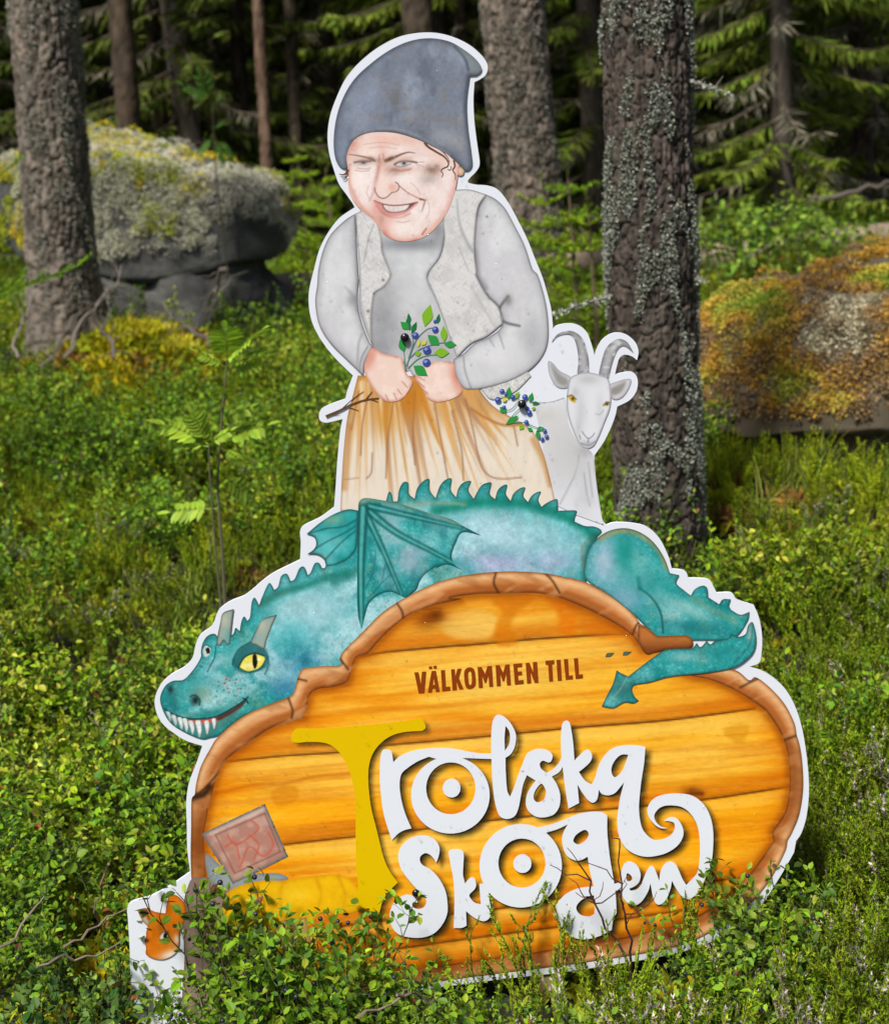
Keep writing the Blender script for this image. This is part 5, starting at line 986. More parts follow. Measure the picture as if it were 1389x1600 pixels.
# ------------------------------------------------------------------ spruces: trunk, drooping boughs, grey dead lower twigs
def spruce(seed, h=13., r=.12, z0=.5, L0=1.7, green=(.125, .165, .025), dead_to=2.6, dens=1.0):
    rs = np.random.default_rng(seed); tk, cr = MB(), MB(); zs = np.linspace(-.2, h, 14); tk.tube(np.stack([zs * 0, zs * 0, zs], 1), r, .02, (.9, .9, .9), 10)
    z = z0
    while z < h * .97:
        nb = 5 if z < 6 else 4; dead = z < dead_to
        for k in range(nb):
            a = rs.uniform(0, 6.28); L = L0 * (1 - z / h) ** .75 * rs.uniform(.65, 1.15); t = np.linspace(0, 1, 7); o = np.array([math.cos(a), math.sin(a), 0]); sdv = np.array([-o[1], o[0], 0])
            bz = z - .42 * L * t + .2 * L * t ** 3; B = o[None] * (L * t[:, None]) + np.stack([t * 0, t * 0, bz], 1) + sdv[None] * (rs.normal(0, .1) * L * t[:, None] ** 2)
            bare = dead and rs.random() < .38
            tk.tube(B, .014, .004, (.85, .8, .72), 4)
            n = int((34 if bare else 150) * dens * (L + .3)); tt = rs.uniform(.12, 1, n); i = np.minimum((tt * 6).astype(int), 5); f = (tt * 6 - i)[:, None]; P = B[i] * (1 - f) + B[i + 1] * f
            sg = rs.choice([-1, 1], n)[:, None]; d = unit(o[None] * .55 + sdv[None] * sg * rs.uniform(.3, 1.1, (n, 1)) + np.array([0, 0, -1]) * rs.uniform(.1, 1.3, (n, 1))); l = rs.uniform(.06, .32, (n, 1)) ** 1.1 * (1.15 - .6 * tt[:, None]); s_ = unit(np.cross(d, rs.normal(size=(n, 3))))
            if bare: w = .006; C = np.array((.24, .215, .15)) * rs.uniform(.5, 1.5, (n, 1))
            else: w = .011; C = np.array(green) * rs.uniform(.5, 1.6, (n, 1)) * (1 + rs.normal(0, .08, (n, 3)))
            Q = P + d * l * .5; cr.tris(np.stack([P, Q + s_ * w, P + d * l], 1), np.clip(C, 0, 1)); cr.tris(np.stack([P, P + d * l, Q - s_ * w], 1), np.clip(C, 0, 1))
            if bare and rs.random() < .8:
                m = int(10 * L); tt = rs.uniform(.2, 1, m); i = np.minimum((tt * 6).astype(int), 5); P = B[i]; l = rs.uniform(.08, .3, (m, 1)); s_ = rs.normal(0, .006, (m, 3)); cr.tris(np.stack([P - s_, P + s_, P + np.array([0, 0, -1]) * l + rs.normal(0, .03, (m, 3))], 1), np.array((.22, .22, .15)) * rs.uniform(.6, 1.3, (m, 1)))
        z += rs.uniform(.16, .3) * (1 if z < 4.5 else 1.9)
    return tk, cr
SPR = [spruce(400, 13, .13), spruce(401, 12, .11, .4, 1.6, (.15, .2, .025), 2.6), spruce(402, 14, .14, .7, 1.8, (.11, .145, .025), 2.8)]
SPM = [(a.mesh("trunk", True), c.mesh("crown")) for a, c in SPR]
for a, c in SPM: a.materials.append(M_BARK2); c.materials.append(M_NEEDLE)
def spruce_tree(label, px, depth, k, scale, rot, group=None):
    p = at_depth(px, 250, depth); t = empty("spruce_tree", (p.x, depth, float(H(p.x, depth)) - .05)); t.scale = (scale,) * 3; t.rotation_euler = (0, 0, rot); tag(t, label, "tree", group)
    link_obj("trunk", SPM[k][0], None, t); link_obj("crown", SPM[k][1], None, t); return t
GB = "dark spruces at the back of the clearing"
for i, (px, dp, k, sc, rt) in enumerate([(-150, 13.5, 2, 1, .2), (60, 15.0, 1, 1.05, 2.2), (300, 13.2, 2, 1, 4.1), (520, 14.6, 0, 1.05, .9), (700, 13.4, 1, 1, 3.3), (930, 13.0, 0, .95, 5.1), (1080, 15.2, 2, 1.1, 1.4), (1345, 12.6, 1, 1, 2.7), (1530, 13.8, 0, 1, 3.9)]):
    spruce_tree(["dark spruce with drooping boughs past the edge of the clearing", "dark drooping spruce showing beside the pale-barked pine's upper trunk", "dark drooping spruce directly behind the lichen-topped boulder", "dark spruce filling the gap between the slim pinkish trunk and the woman's cap", "dark spruce half hidden behind the woman's cap and the brown pine trunk", "dark spruce behind the thin stem tinted with orange light", "dark spruce half hidden behind the dark lichened pine", "dark spruce with grey dead twigs next to the slim bare-trunked spruce", "dark spruce with drooping boughs past the edge of the clearing"][i], px, dp, k, sc, rt, GB)
spruce_tree("slim spruce with a bare grey trunk and hanging twigs beyond the mossy mound", 1222, 10.6, 1, .8, 1.1)
# slender far trunks that read singly
GT = "slender bare trunks among the far spruces"
for i, (px, w, dp, tint, lb) in enumerate([(192, 40, 12.2, (.75, .65, .55), None), (240, 24, 14.0, (.7, .62, .5), None), (372, 26, 13.5, (.6, .55, .5), None), (406, 20, 12.0, (1.7, 1.25, 1.05), "slim pinkish pine trunk standing behind the lichen-topped boulder"), (655, 52, 11.5, (.75, .68, .58), "brown pine trunk rising straight behind the woman's cap"), (905, 17, 13.5, (3.0, 1.5, .7), "thin pine stem with orange light put into its bark colour among the dark spruces"), (1345, 24, 12.5, (.6, .55, .5), None), (118, 16, 13.4, (.7, .62, .5), None), (720, 22, 13.0, (.7, .6, .5), None), (455, 22, 13.0, (.7, .65, .55), None)]):  # strong orange tint: warm light on that stem painted into its bark colour
    plant_tree("pine_tree", lb or "slender bare grey-brown trunk among the far spruces", px, 60, dp, w, (.05 if px < 500 else -.005, 0), 13, .045, 30 + i, None if lb else GT, tint, True, M_BARK2, .012, .2, 3.2)
# the mass of forest behind
rs = np.random.default_rng(77); n = 240; FY = rs.uniform(15.5, 46, n); FX = rs.uniform(-1, 1, n) * (FY * .55 + 4); c = bpy.data.collections.new("forest_trees")
for k in range(3): c.objects.link(proto_obj("forest_tree_%d" % k, [(SPR[k][0], M_BARK2), (SPR[k][1], M_NEEDLE)]))
scatter("forest", "dense dark spruce forest closing off the view behind the clearing", "forest", c, np.stack([FX, FY, H(FX, FY) - .1], 1), np.stack([FX * 0, FX * 0, rs.uniform(0, 6.28, n)], 1), rs.uniform(.9, 1.3, n), rs.integers(0, 3, n))

# ------------------------------------------------------------------ small conifers
def young_conifer(seed, h, green=(.10, .2, .02), spread=.5, tip=(.18, .3, .03), z0=.12):
    rs = np.random.default_rng(seed); st, nd = MB(), MB(); st.tube([(0, 0, -.05), (0.01, 0, h * .5), (0, .01, h)], .011 * h / .6, .003, (.14, .1, .06), 6)
    def twig(p, d, L, depth=0):
        n = 5; pts = [p]
        for k in range(n): d = unit(d + rs.normal(0, .08, 3) + [0, 0, .03]); p = p + d * L / n; pts.append(p)
        st.tube(pts, .003, .001, (.13, .10, .05), 3); pts = np.array(pts); m = int(L / .0013); t = rs.random(m) * (n - .01); i = t.astype(int); f = (t - i)[:, None]; P = pts[i] * (1 - f) + pts[i + 1] * f; D = unit(pts[i + 1] - pts[i]); o = unit(np.cross(D, rs.normal(size=(m, 3)))); dd = unit(o + D * .6); s_ = unit(np.cross(dd, o)) * .0022; l = rs.uniform(.011, .019, (m, 1)); C = np.where((t > n * .6)[:, None], np.array(tip), np.array(green)) * rs.uniform(.6, 1.3, (m, 1))
        nd.tris(np.stack([P - s_, P + s_, P + dd * l], 1), np.clip(C, 0, 1))
        if depth < 1:
            for k in range(1, n + 1):
                for sg in (-1, 1):
                    if rs.random() < .85: twig(pts[k], unit(D[0] * .8 + sg * unit(np.cross(D[0], [0, 0, 1])) * .9), L * rs.uniform(.25, .5) * (1.1 - .12 * k), depth + 1)
    z = h * z0
    while z < h * .97:
        for k in range(rs.integers(4, 6)):
            a = rs.uniform(0, 6.28); twig(np.array([0, 0, z]), unit([math.cos(a), math.sin(a), .25]), h * spread * (1 - z / h * .9) * rs.uniform(.75, 1.1))
        z += h * .11
    twig(np.array([0, 0, h * .95]), np.array([0, 0, 1.]), h * .1, 1)
    return st, nd
def place_conifer(label, px, py_base, py_top, depth, seed, **kw):
    top = at_depth(px, py_top, depth); z0 = float(H(top.x, depth)); g = young_conifer(seed, max(.3, top.z - z0), **kw); t = empty("spruce_sapling", (top.x, depth, z0)); tag(t, label, "sapling"); link_obj("stem", g[0].mesh("stem"), M_STEM, t); link_obj("needles", g[1].mesh("needles"), M_NEEDLE, t); return t
place_conifer("young spruce sapling with bright upright tip between two pines", 886, 430, 255, 6.6, 501, green=(.14, .27, .012), tip=(.25, .42, .02))
place_conifer("bright green young spruce leaning against the pinkish grey pine", 848, 430, 285, 7.2, 505, green=(.17, .27, .012), tip=(.28, .40, .02), spread=.6)
place_conifer("short spreading spruce sapling beside the dark lichened pine", 918, 430, 312, 6.2, 506, green=(.17, .27, .012), tip=(.28, .40, .02), spread=.7)
place_conifer("bushy bright green young spruce beyond the boulder and log", 462, 420, 225, 10.8, 502, green=(.20, .33, .012), spread=.5, tip=(.30, .44, .02))
place_conifer("lower light green young spruce tight against the sign's shoulder", 508, 430, 262, 10.5, 504, green=(.18, .31, .012), spread=.55, tip=(.28, .42, .02))
place_conifer("young spruce reaching bright twig tips in front of the pale-barked pine", -135, 480, 130, 5.2, 503, green=(.2, .36, .012), z0=.5, spread=.55, tip=(.2, .38, .03))

# ------------------------------------------------------------------ boulders
def rock(name, prof, rx, ry, seed, amp=.08, nth=150, nz=90, slope=0., planes=()):
    """closed rock: prof(t) -> (radius factor, height) for t in 0..1"""
    t = np.linspace(0, 1, nz); th = np.linspace(0, 2 * math.pi, nth, endpoint=False); R, Zc = prof(t); TH, _ = np.meshgrid(th, t); RR = np.repeat(R[:, None], nth, 1); ZZ = np.repeat(Zc[:, None], nth, 1)
    x = np.cos(TH) * RR * rx; y = np.sin(TH) * RR * ry; k = 2.2; d = amp * (vnoise3(x * k + 7, y * k, ZZ * k, seed) - .5) * 2.6 + amp * .5 * (vnoise3(x * 7, y * 7, ZZ * 7, seed + 3) - .5) * 2 + amp * .15 * (vnoise3(x * 25, y * 25, ZZ * 25, seed + 6) - .5) * 2
    ZZ = ZZ * (1 + slope * np.clip(ZZ / Zc.max(), 0, 1) * x / rx); m = np.sqrt((x / rx) ** 2 + (y / ry) ** 2) + 1e-6; x = x * (1 + d / rx / np.maximum(m, .15)); y = y * (1 + d / ry / np.maximum(m, .15)); ZZ = ZZ + d * .6 * sstep(ZZ / .3)
    V = np.stack([x, y, ZZ], -1).reshape(-1, 3)
    for nv, dd in planes:                                            # cleaved faces
        nv = unit(nv); ex = np.maximum(V @ nv - dd, 0); V = V - nv[None] * (ex * .9)[:, None]
    V = V + amp * .10 * (np.stack([vnoise3(V[:, 0] * 13, V[:, 1] * 13, V[:, 2] * 13, seed + q) for q in (1, 2, 3)], 1) - .5)
    I = np.arange(nz * nth).reshape(nz, nth); J = np.roll(I, -1, 1); Fq = np.stack([I[:-1].ravel(), J[:-1].ravel(), J[1:].ravel(), I[1:].ravel()], 1)
    return mesh_np(name, V, Fq, None, True), V.reshape(nz, nth, 3)
def coat(name, parent, G, seed, n, cols, pick, size, per=150, ln=.016):
    """rounded cushions of moss or reindeer lichen over a rock grid, colours in drifts; pick(P,N,rs) -> keep mask"""
    rs = np.random.default_rng(seed); nz, nth, _ = G.shape; i = rs.integers(1, nz - 1, n * 16); j = rs.integers(0, nth, n * 16); P = G[i, j]; N_ = unit(np.cross(G[i, (j + 1) % nth] - P, G[i + 1, j] - P)); N_ = N_ * np.where((N_[:, :2] * P[:, :2]).sum(1) + N_[:, 2] < 0, -1, 1)[:, None]
    ar = np.linalg.norm(np.cross(G[i, (j + 1) % nth] - P, G[i + 1, j] - P), axis=1); k = pick(P, N_, rs) & (rs.random(len(P)) < ar / np.quantile(ar, .9)) & ((P[:, 1] < .25) | (rs.random(len(P)) < .25)); P, N_ = P[k][:n], N_[k][:n]; m = MB(); n = len(P); cols = np.array(cols); ci = np.clip((fbm(P[:, 0] * 3.1 + 5, P[:, 2] * 3.1 + P[:, 1] * 2, seed, 3) - .28) / .44 * len(cols) + rs.normal(0, .6, n), 0, len(cols) - .01).astype(int)
    sz = size * rs.uniform(.5, 1.25, (n, 1)); C0 = cols[ci] * rs.uniform(.7, 1.25, (n, 1)); P = np.repeat(P - N_ * sz * .35, per, 0); NN = np.repeat(N_, per, 0); q = n * per; S = np.repeat(sz, per, 0)
    o = unit(rs.normal(size=(q, 3)) + NN * .9); B = P + o * S * rs.uniform(.75, 1.0, (q, 1)); d = unit(o * .8 + rs.normal(0, .6, (q, 3))); s_ = unit(np.cross(d, rs.normal(size=(q, 3)))); l = ln * rs.uniform(.5, 1.4, (q, 1))
    m.tris(np.stack([B - s_ * l * .45, B + s_ * l * .45, B + d * l], 1), np.clip(np.repeat(C0, per, 0) * rs.uniform(.75, 1.2, (q, 1)), 0, 1)); return tag(link_obj(name, m.mesh(name), M_MOSS, parent), kind="stuff")

BD = 8.8
M_ROCK2, nt, b = new_mat('peaty_stone'); nz = nt.nodes.new('ShaderNodeTexNoise'); nz.inputs['Scale'].default_value = 7; nz.inputs['Detail'].default_value = 9; r_ = nt.nodes.new('ShaderNodeValToRGB'); r_.color_ramp.elements[0].color = (.03, .024, .016, 1); r_.color_ramp.elements[1].color = (.13, .10, .06, 1); nt.links.new(nz.outputs[0], r_.inputs[0]); nt.links.new(r_.outputs[0], b.inputs['Base Color']); b.inputs['Roughness'].default_value = .95
pb = at_depth(300, 500, BD); zb = float(H(pb.x, BD + .3)); zt = at_depth(230, 195, BD).z
pr = lambda t: (np.interp(t, [0, .08, .2, .36, .42, .55, .68, .8, .9, .96, 1], [.80, .80, .77, .66, .82, 1.04, 1.08, 1.02, .84, .52, 0]), np.interp(t, [0, .1, .36, .45, .6, .75, .88, 1], [-.25, .05, .38, .46, .66, .90, 1.10, 1.22]) * 1.0)
xl = at_depth(0, 330, BD).x; xr = at_depth(442, 330, BD).x; cxb = (xl + xr) / 2
B1 = empty("boulder", (cxb + .0, BD + .45, zb - .02)); tag(B1, "big overhanging boulder topped with pale lichen and yellow moss", "boulder")
sc = (zt - zb) / 1.18
me, G = rock("rock", lambda t: (pr(t)[0], pr(t)[1] * sc), (xr - xl) / 2 * 1.12, .72, 4, .19, slope=-.10, planes=[((1, -.25, .1), (xr - xl) / 2 * .93), ((.35, -.2, 1), .98 * sc), ((-.15, -.35, 1), 1.10 * sc), ((.1, -1, .12), .50), ((.75, -.75, .1), .72), ((-.7, -.7, .1), .80), ((.8, -.1, .75), 1.06 * sc), ((0, -.8, .75), .95 * sc)]); link_obj("rock", me, M_ROCK, B1)
zc = lambda f: f * sc * 1.18
coat("reindeer_lichen", B1, G, 5, 900, ((.52, .52, .38), (.66, .64, .50), (.60, .60, .44), (.70, .67, .56)), lambda P, N_, rs: (P[:, 2] > zc(.44)) & (N_[:, 2] > -.3) & (fbm(P[:, 0] * 3.3, P[:, 2] * 3.3 + P[:, 1], 3, 3) > .43), .062, 130, .0095)
coat("yellow_moss", B1, G, 6, 380, ((.34, .38, .02), (.55, .48, .02), (.62, .50, .03), (.42, .42, .03)), lambda P, N_, rs: (P[:, 2] > zc(.5)) & (N_[:, 2] > -.3) & ((P[:, 2] > zc(.80)) & (P[:, 0] < .25) | (fbm(P[:, 0] * 4, P[:, 2] * 3 + P[:, 1] * 2, 9, 3) > .60)), .065, 150, .0095)

p = ground_hit(1330, 760); MD = float(p[1]) + .15; print('MD', p)
xm = at_depth(1400, 560, MD).x; zm0 = float(H(xm, MD)); zm1 = at_depth(1300, 425, MD).z
B2 = empty("boulder", (xm + .08, MD + .5, zm0 - .05)); tag(B2, "low boulder mound covered in orange and yellow moss", "boulder")
hm = zm1 - zm0
pm = lambda t: (np.interp(t, [0, .1, .3, .4, .55, .7, .85, .95, 1], [.60, .62, .66, .84, 1.04, 1.0, .8, .47, 0]), np.interp(t, [0, .1, .35, .45, .6, .8, 1], [-.25, .02, .30, .36, .58, .85, 1.02]) * hm)
me, G = rock("rock", pm, .95, .74, 14, .2, planes=[((-.5, -.8, .35), .62), ((.3, -1, .2), .55), ((-.2, -.3, 1), .95 * hm), ((-.9, -.1, .4), .82)]); link_obj("rock", me, M_ROCK2, B2)
coat("orange_moss", B2, G, 15, 1900, ((.22, .32, .03), (.34, .36, .05), (.50, .40, .06), (.52, .31, .05), (.34, .21, .08), (.26, .19, .11), (.46, .42, .28)), lambda P, N_, rs: (P[:, 2] > hm * .40) & (N_[:, 2] > -.35), .05, 120, .0095)

# ------------------------------------------------------------------ fallen log, dead branches
def log_between(name, label, a, b_, r, col, seed, cat="log"):
    a, b_ = np.array(a), np.array(b_); rs = np.random.default_rng(seed); n = 40; t = np.linspace(0, 1, n)[:, None]; P = a * (1 - t) + b_ * t + np.stack([t[:, 0] * 0, .03 * np.sin(t[:, 0] * 9), .02 * np.sin(t[:, 0] * 14 + 1)], 1); m = MB(); R = r * (1 - .3 * t[:, 0]) * (1 + .08 * (vnoise(t[:, 0] * 20, t[:, 0] * 0, seed) - .5)); m.tube(P, R, None, col, 14)
    o = link_obj(name, m.mesh(name, True), M_BARK2, None); return tag(o, label, cat)
lg1 = ground_hit(447, 479); lg2 = ground_hit(1112, 424); la = lg1 + (lg1 - lg2) * .2 + [0, 0, .11]; lb = lg2 + (lg2 - lg1) * .45 + [0, 0, .11]
lg = log_between("fallen_log", "long pale bare log fallen across the far clearing", la, lb, .12, (2.9, 2.7, 2.4), 6)
def twisty(p0, p1, rs, n=12, amp=.1):
    p0, p1 = np.array(p0), np.array(p1); t = np.linspace(0, 1, n)[:, None]; w = np.cumsum(rs.normal(0, 1, (n, 3)), 0); w -= w[0] * (1 - t) + w[-1] * t; return p0 * (1 - t) + p1 * t + w * amp * np.linalg.norm(p1 - p0) / n
rs = np.random.default_rng(9)
GD = "dead grey branches at the pale-barked pine's foot"
for (x0, y0, x1, y1) in ((190, 415, 100, 560), (165, 450, 178, 560), (60, 440, 30, 560), (130, 470, 60, 580), (250, 480, 330, 540), (320, 505, 355, 420)):
    d0 = 7.2; a = at_depth(x0, y0, d0); e = at_depth(x1, y1, d0 - .5); m = MB(); P = twisty(a, e, rs, 12, .28); m.tube(P, .004, .010, (.13, .11, .09), 5)
    for k in range(11): i = rs.integers(1, 11); m.tube(twisty(P[i], P[i] + rs.normal(0, .09, 3) + (P[0] - P[-1]) * .12, rs, 5, .3), .0035, .001, (.13, .11, .09), 4)
    tag(link_obj("dead_branch", m.mesh("dead_branch"), M_STEM), "crooked dead grey branch at the foot of the pale-barked pine", "branch", GD)
a = at_depth(1265, 312, 9.4); e = at_depth(1400, 285, 9.4); m = MB(); P = twisty(a, e, rs, 12, .3); m.tube(P, .022, .012, (.10, .08, .065), 8); tag(link_obj("dead_branch", m.mesh("dead_branch"), M_STEM), "thick brown dead branch lying beyond the mossy mound", "branch")

# ------------------------------------------------------------------ rowan saplings with feathered leaves
def rowan_leaf(m, base, d, up, L, rs, col):
    d = unit(d); sdv = unit(np.cross(d, up)); n = 6; pts = [base + d * L * t + np.array([0, 0, -.12 * L * t * t]) for t in np.linspace(0, 1, 8)]; m.tube(pts, .0014, .0006, np.array(col) * .8, 3)
    for k in range(n):
        t = .28 + .66 * k / n; p = base + d * L * t + np.array([0, 0, -.12 * L * t * t]); ll = L * .36 * (1 - .45 * abs(t - .55))
        for sg in (-1, 1): m.leaf(p, unit(sdv * sg + d * .45 + rs.normal(0, .06, 3)), np.cross(sdv, d) + rs.normal(0, .12, 3), ll, ll * .42, jit(col, rs, .12, .05), .1, .25)
    m.leaf(pts[-1], d, np.cross(sdv, d), L * .3, L * .12, jit(col, rs, .1, .05), .1, .2)
def rowan(label, stempx, depth, leaves, seed, col=(.16, .30, .03), r=.005):
    rs = np.random.default_rng(seed); P = [np.array(at_depth(x, y, depth)) for x, y in stempx]; z0 = float(H(P[0][0], depth)); base = P[0].copy(); base[2] = min(base[2], z0); t = empty("rowan_sapling", tuple(base)); tag(t, label, "sapling")
    m = MB(); m.tube([base - base - [0, 0, .03]] + [q - base for q in P[(1 if base[2] == P[0][2] else 0):]], r, r * .4, (.10, .085, .055), 6); link_obj("stem", m.mesh("stem"), M_STEM, t)
    for (x, y, x1, y1) in leaves:
        a = np.array(at_depth(x, y, depth)); e = np.array(at_depth(x1, y1, depth - rs.uniform(-.05, .12))); m = MB(); rowan_leaf(m, np.zeros(3), e - a, np.array([0, -.5, 1.]) + rs.normal(0, .2, 3), np.linalg.norm(e - a), rs, col); o = link_obj("leaf", m.mesh("leaf"), M_LEAF, t); o.location = tuple(a - base)
    return t
rowan("slim rowan sapling with feathered light green leaves beside the dragon's back", [(352, 940), (347, 850), (340, 760), (344, 690), (352, 600), (356, 560)], 3.7,
      [(356, 565, 350, 503), (356, 565, 402, 508), (355, 575, 310, 545), (356, 580, 415, 545), (350, 640, 335, 610), (347, 660, 390, 630), (345, 690, 416, 655), (343, 690, 255, 652), (343, 692, 300, 650), (345, 700, 385, 720), (344, 740, 395, 775), (340, 795, 265, 792), (352, 620, 340, 600)], 31, (.25, .38, .03), .0055)
rowan("second rowan stem with a flat leaf fan close to the dragon's back", [(345, 940), (335, 830), (328, 740), (327, 695)], 3.62, [(327, 695, 258, 655), (327, 695, 300, 640), (327, 695, 360, 668), (327, 698, 285, 690)], 32, (.27, .40, .03), .0045)
rowan("small rowan seedling growing on top of the lichen-topped boulder", [(338, 270), (334, 210), (332, 160)], 8.75, [(332, 160, 288, 128), (332, 160, 312, 110), (332, 165, 350, 145), (334, 200, 352, 185), (335, 215, 310, 235), (336, 215, 358, 250)], 33, (.12, .26, .04), .006)
# ------------------------------------------------------------------ undergrowth
rs = np.random.default_rng(21)
def field(n, y0, y1, spread, seed, clear=True, corner=True):
    r_ = np.random.default_rng(seed); u = r_.random(n); y = np.sqrt(y0 ** 2 + u * (y1 ** 2 - y0 ** 2)); x = r_.uniform(-1, 1, n) * (y * spread + .35); k = np.ones(n, bool)
    if clear:
        if corner: k &= ~((x / y > -.34) & (x / y < -.215) & (y < 2.8))
        k &= ~((np.abs(y - SIGN_Y) < .05) & (np.abs(x) < .62)); k &= np.hypot(x - B1.location.x, (y - B1.location.y) * 1.2) > .62; k &= np.hypot(x - B2.location.x, (y - B2.location.y) * 1.25) > .74
        yl = lg1[1] + (lg2[1] - lg1[1]) * (x - lg1[0]) / (lg2[0] - lg1[0]); k &= np.abs(y - yl) > .16; k &= ~(corner & (y < yl) & (y > yl - 1.2) & ((np.abs(x - lg1[0]) < .3) | (np.abs(x - lg2[0]) < .3)))
        k &= ~((y > 7.2) & (y < float(B1.location.y)) & (np.abs(x - float(B1.location.x)) < 1.0) & (r_.random(n) < .65))
        for t, r_t in ((T1, r1), (T2, r2), (T3, r3)): k &= np.hypot(x - t.location.x, y - t.location.y) > r_t + .03
    return x[k], y[k], r_
def lay_field(name, label, cat, coll, n, y0, y1, spread, seed, smin, smax, weights, mask=None, sink=.02):
    x, y, r_ = field(n, y0, y1, spread, seed, True, name != 'moss_and_grass')
    if mask is not None: k = mask(x, y); x, y = x[k], y[k]
    n = len(x); w = np.array(weights, float); K = len(w); q = np.clip((fbm(x * .9 + seed, y * .9, seed % 7, 3) - .32) / .36, 0, 1); tone = np.linspace(0, 1, K)[None]; pw = w[None] * np.exp(-((q[:, None] - tone) / .45) ** 2); pw /= pw.sum(1, keepdims=True); idx = (pw.cumsum(1) < r_.random((n, 1))).sum(1).clip(0, K - 1)
    scatter(name, label, cat, coll, np.stack([x, y, H(x, y) - sink], 1), np.stack([r_.normal(0, .1, n), r_.normal(0, .1, n), r_.uniform(0, 6.28, n)], 1), r_.uniform(smin, smax, n), idx)
right = lambda x, y: fbm(x * .8 + 9, y * .8, 7, 2) + .35 * np.tanh(x / (y * .12 + .1)) * .5
lay_field("bilberry_undergrowth", "carpet of small-leaved green bilberry covering the forest floor", "undergrowth", C_BIL, 4200, 2.5, 15.5, .40, 41, .6, 1.2, [1, 1, 1, 1, 1.6, 1.6, 1.6, 1.6], lambda x, y: (right(x, y) < .60) & ((y < 3.2) | (fbm(x * 1.1, y * 1.1, 12, 2) > .40)))
lay_field("heather_undergrowth", "feathery green heather spreading between the bilberry", "undergrowth", C_HEA, 4300, 2.45, 14, .40, 42, .55, 1.1, [1, 1, 1, .3, .3, 1.8, 1.8, 1.8], lambda x, y: right(x, y) > np.where(y > 3.1, .05, .44))
lay_field("moss_and_grass", "low yellow-green moss cushions and thin grass on the forest floor", "moss", C_MOS, 9000, 1.7, 14, .38, 43, .6, 1.7, [1.8, 2.6, .5, .5, .3], None, .0)
gm = ground_hit(245, 600); q = rs.normal(0, 1, (160, 2)) * [.2, .35] + gm[:2]
scatter("golden_moss", "bright golden moss patch on the slope below the boulder", "moss", C_MOS, np.stack([q[:, 0], q[:, 1], H(q[:, 0], q[:, 1]) + .20 * np.exp(-((q[:, 0] - gm[0]) ** 2 + (q[:, 1] - gm[1]) ** 2) / .2)], 1), np.zeros((160, 3)), rs.uniform(1.2, 2.2, 160), rs.choice([0, 0, 0, 1, 2], 160))

# ---- plants that can be told apart: one thing each, sharing meshes
def part_meshes(g, names, mats):
    out = []
    for mb_, nm, mt in zip(g, names, mats):
        if mb_.n: me = mb_.mesh(nm); me.materials.append(mt); out.append((nm, me))
    return out
PB = [part_meshes(g, ("stems", "leaves", "berries"), (M_STEM, M_LEAF, M_BERRY)) for g in BIL]
PL = [part_meshes(g, ("stems", "leaves", "berries"), (M_STEM, M_LEAF, M_BERRY)) for g in LNG]
PH = [part_meshes(g, ("stems", "scale_leaves", "blossom"), (M_STEM, M_NEEDLE, M_LEAF)) for g in HEA]
HB = [max(v[2] for v in g[1].V[0]) and max(a[:, 2].max() for a in g[1].V) for g in BIL]; HL = [max(a[:, 2].max() for a in g[1].V) for g in LNG]; HH = [max(a[:, 2].max() for a in g[1].V) for g in HEA]
BERRY_AT = [[tuple(v.mean(0)) for v in g[2].V] for g in BIL]
bm = bmesh.new(); bmesh.ops.create_icosphere(bm, subdivisions=2, radius=.0046); ME_BERRY = bpy.data.meshes.new("berry"); bm.to_mesh(ME_BERRY); bm.free(); ME_BERRY.materials.append(M_BERRY); ME_BERRY.polygons.foreach_set("use_smooth", np.ones(len(ME_BERRY.polygons), bool))
def place_plant(kind, k, x, y, h, label, group):
    P, Hs, nm = {"b": (PB, HB, "bilberry_shrub"), "l": (PL, HL, "lingonberry_plant"), "h": (PH, HH, "heather_plant")}[kind]; k %= len(P)
    t = empty(nm, (x, y, float(H(x, y)) - .01)); s = h / Hs[k]; s = min(max(s, .45), 1.05 if kind == 'l' else 1.5); t.scale = (s, s, s); t.rotation_euler = (rs.normal(0, .06), rs.normal(0, .06), rs.uniform(0, 6.28)); tag(t, label, {"b": "shrub", "l": "plant", "h": "heather"}[kind], group)
    for n_, me in P[k]:
        if n_ != "berries": tag(link_obj(n_, me, None, t), kind="stuff")
    if kind == "b":
        for q in BERRY_AT[k]: link_obj("berry", ME_BERRY, None, t).location = q
    return t
def place_px(kind, k, px, py, depth, label, group):
    p = at_depth(px, py, depth); return place_plant(kind, k, p.x, depth, p.z - float(H(p.x, depth)) , label, group)
LA = "leafy bilberry shrub with dark berries growing in front of the fox and book"; GA = "bilberry shrubs in front of the sign's lower corner by the fox"
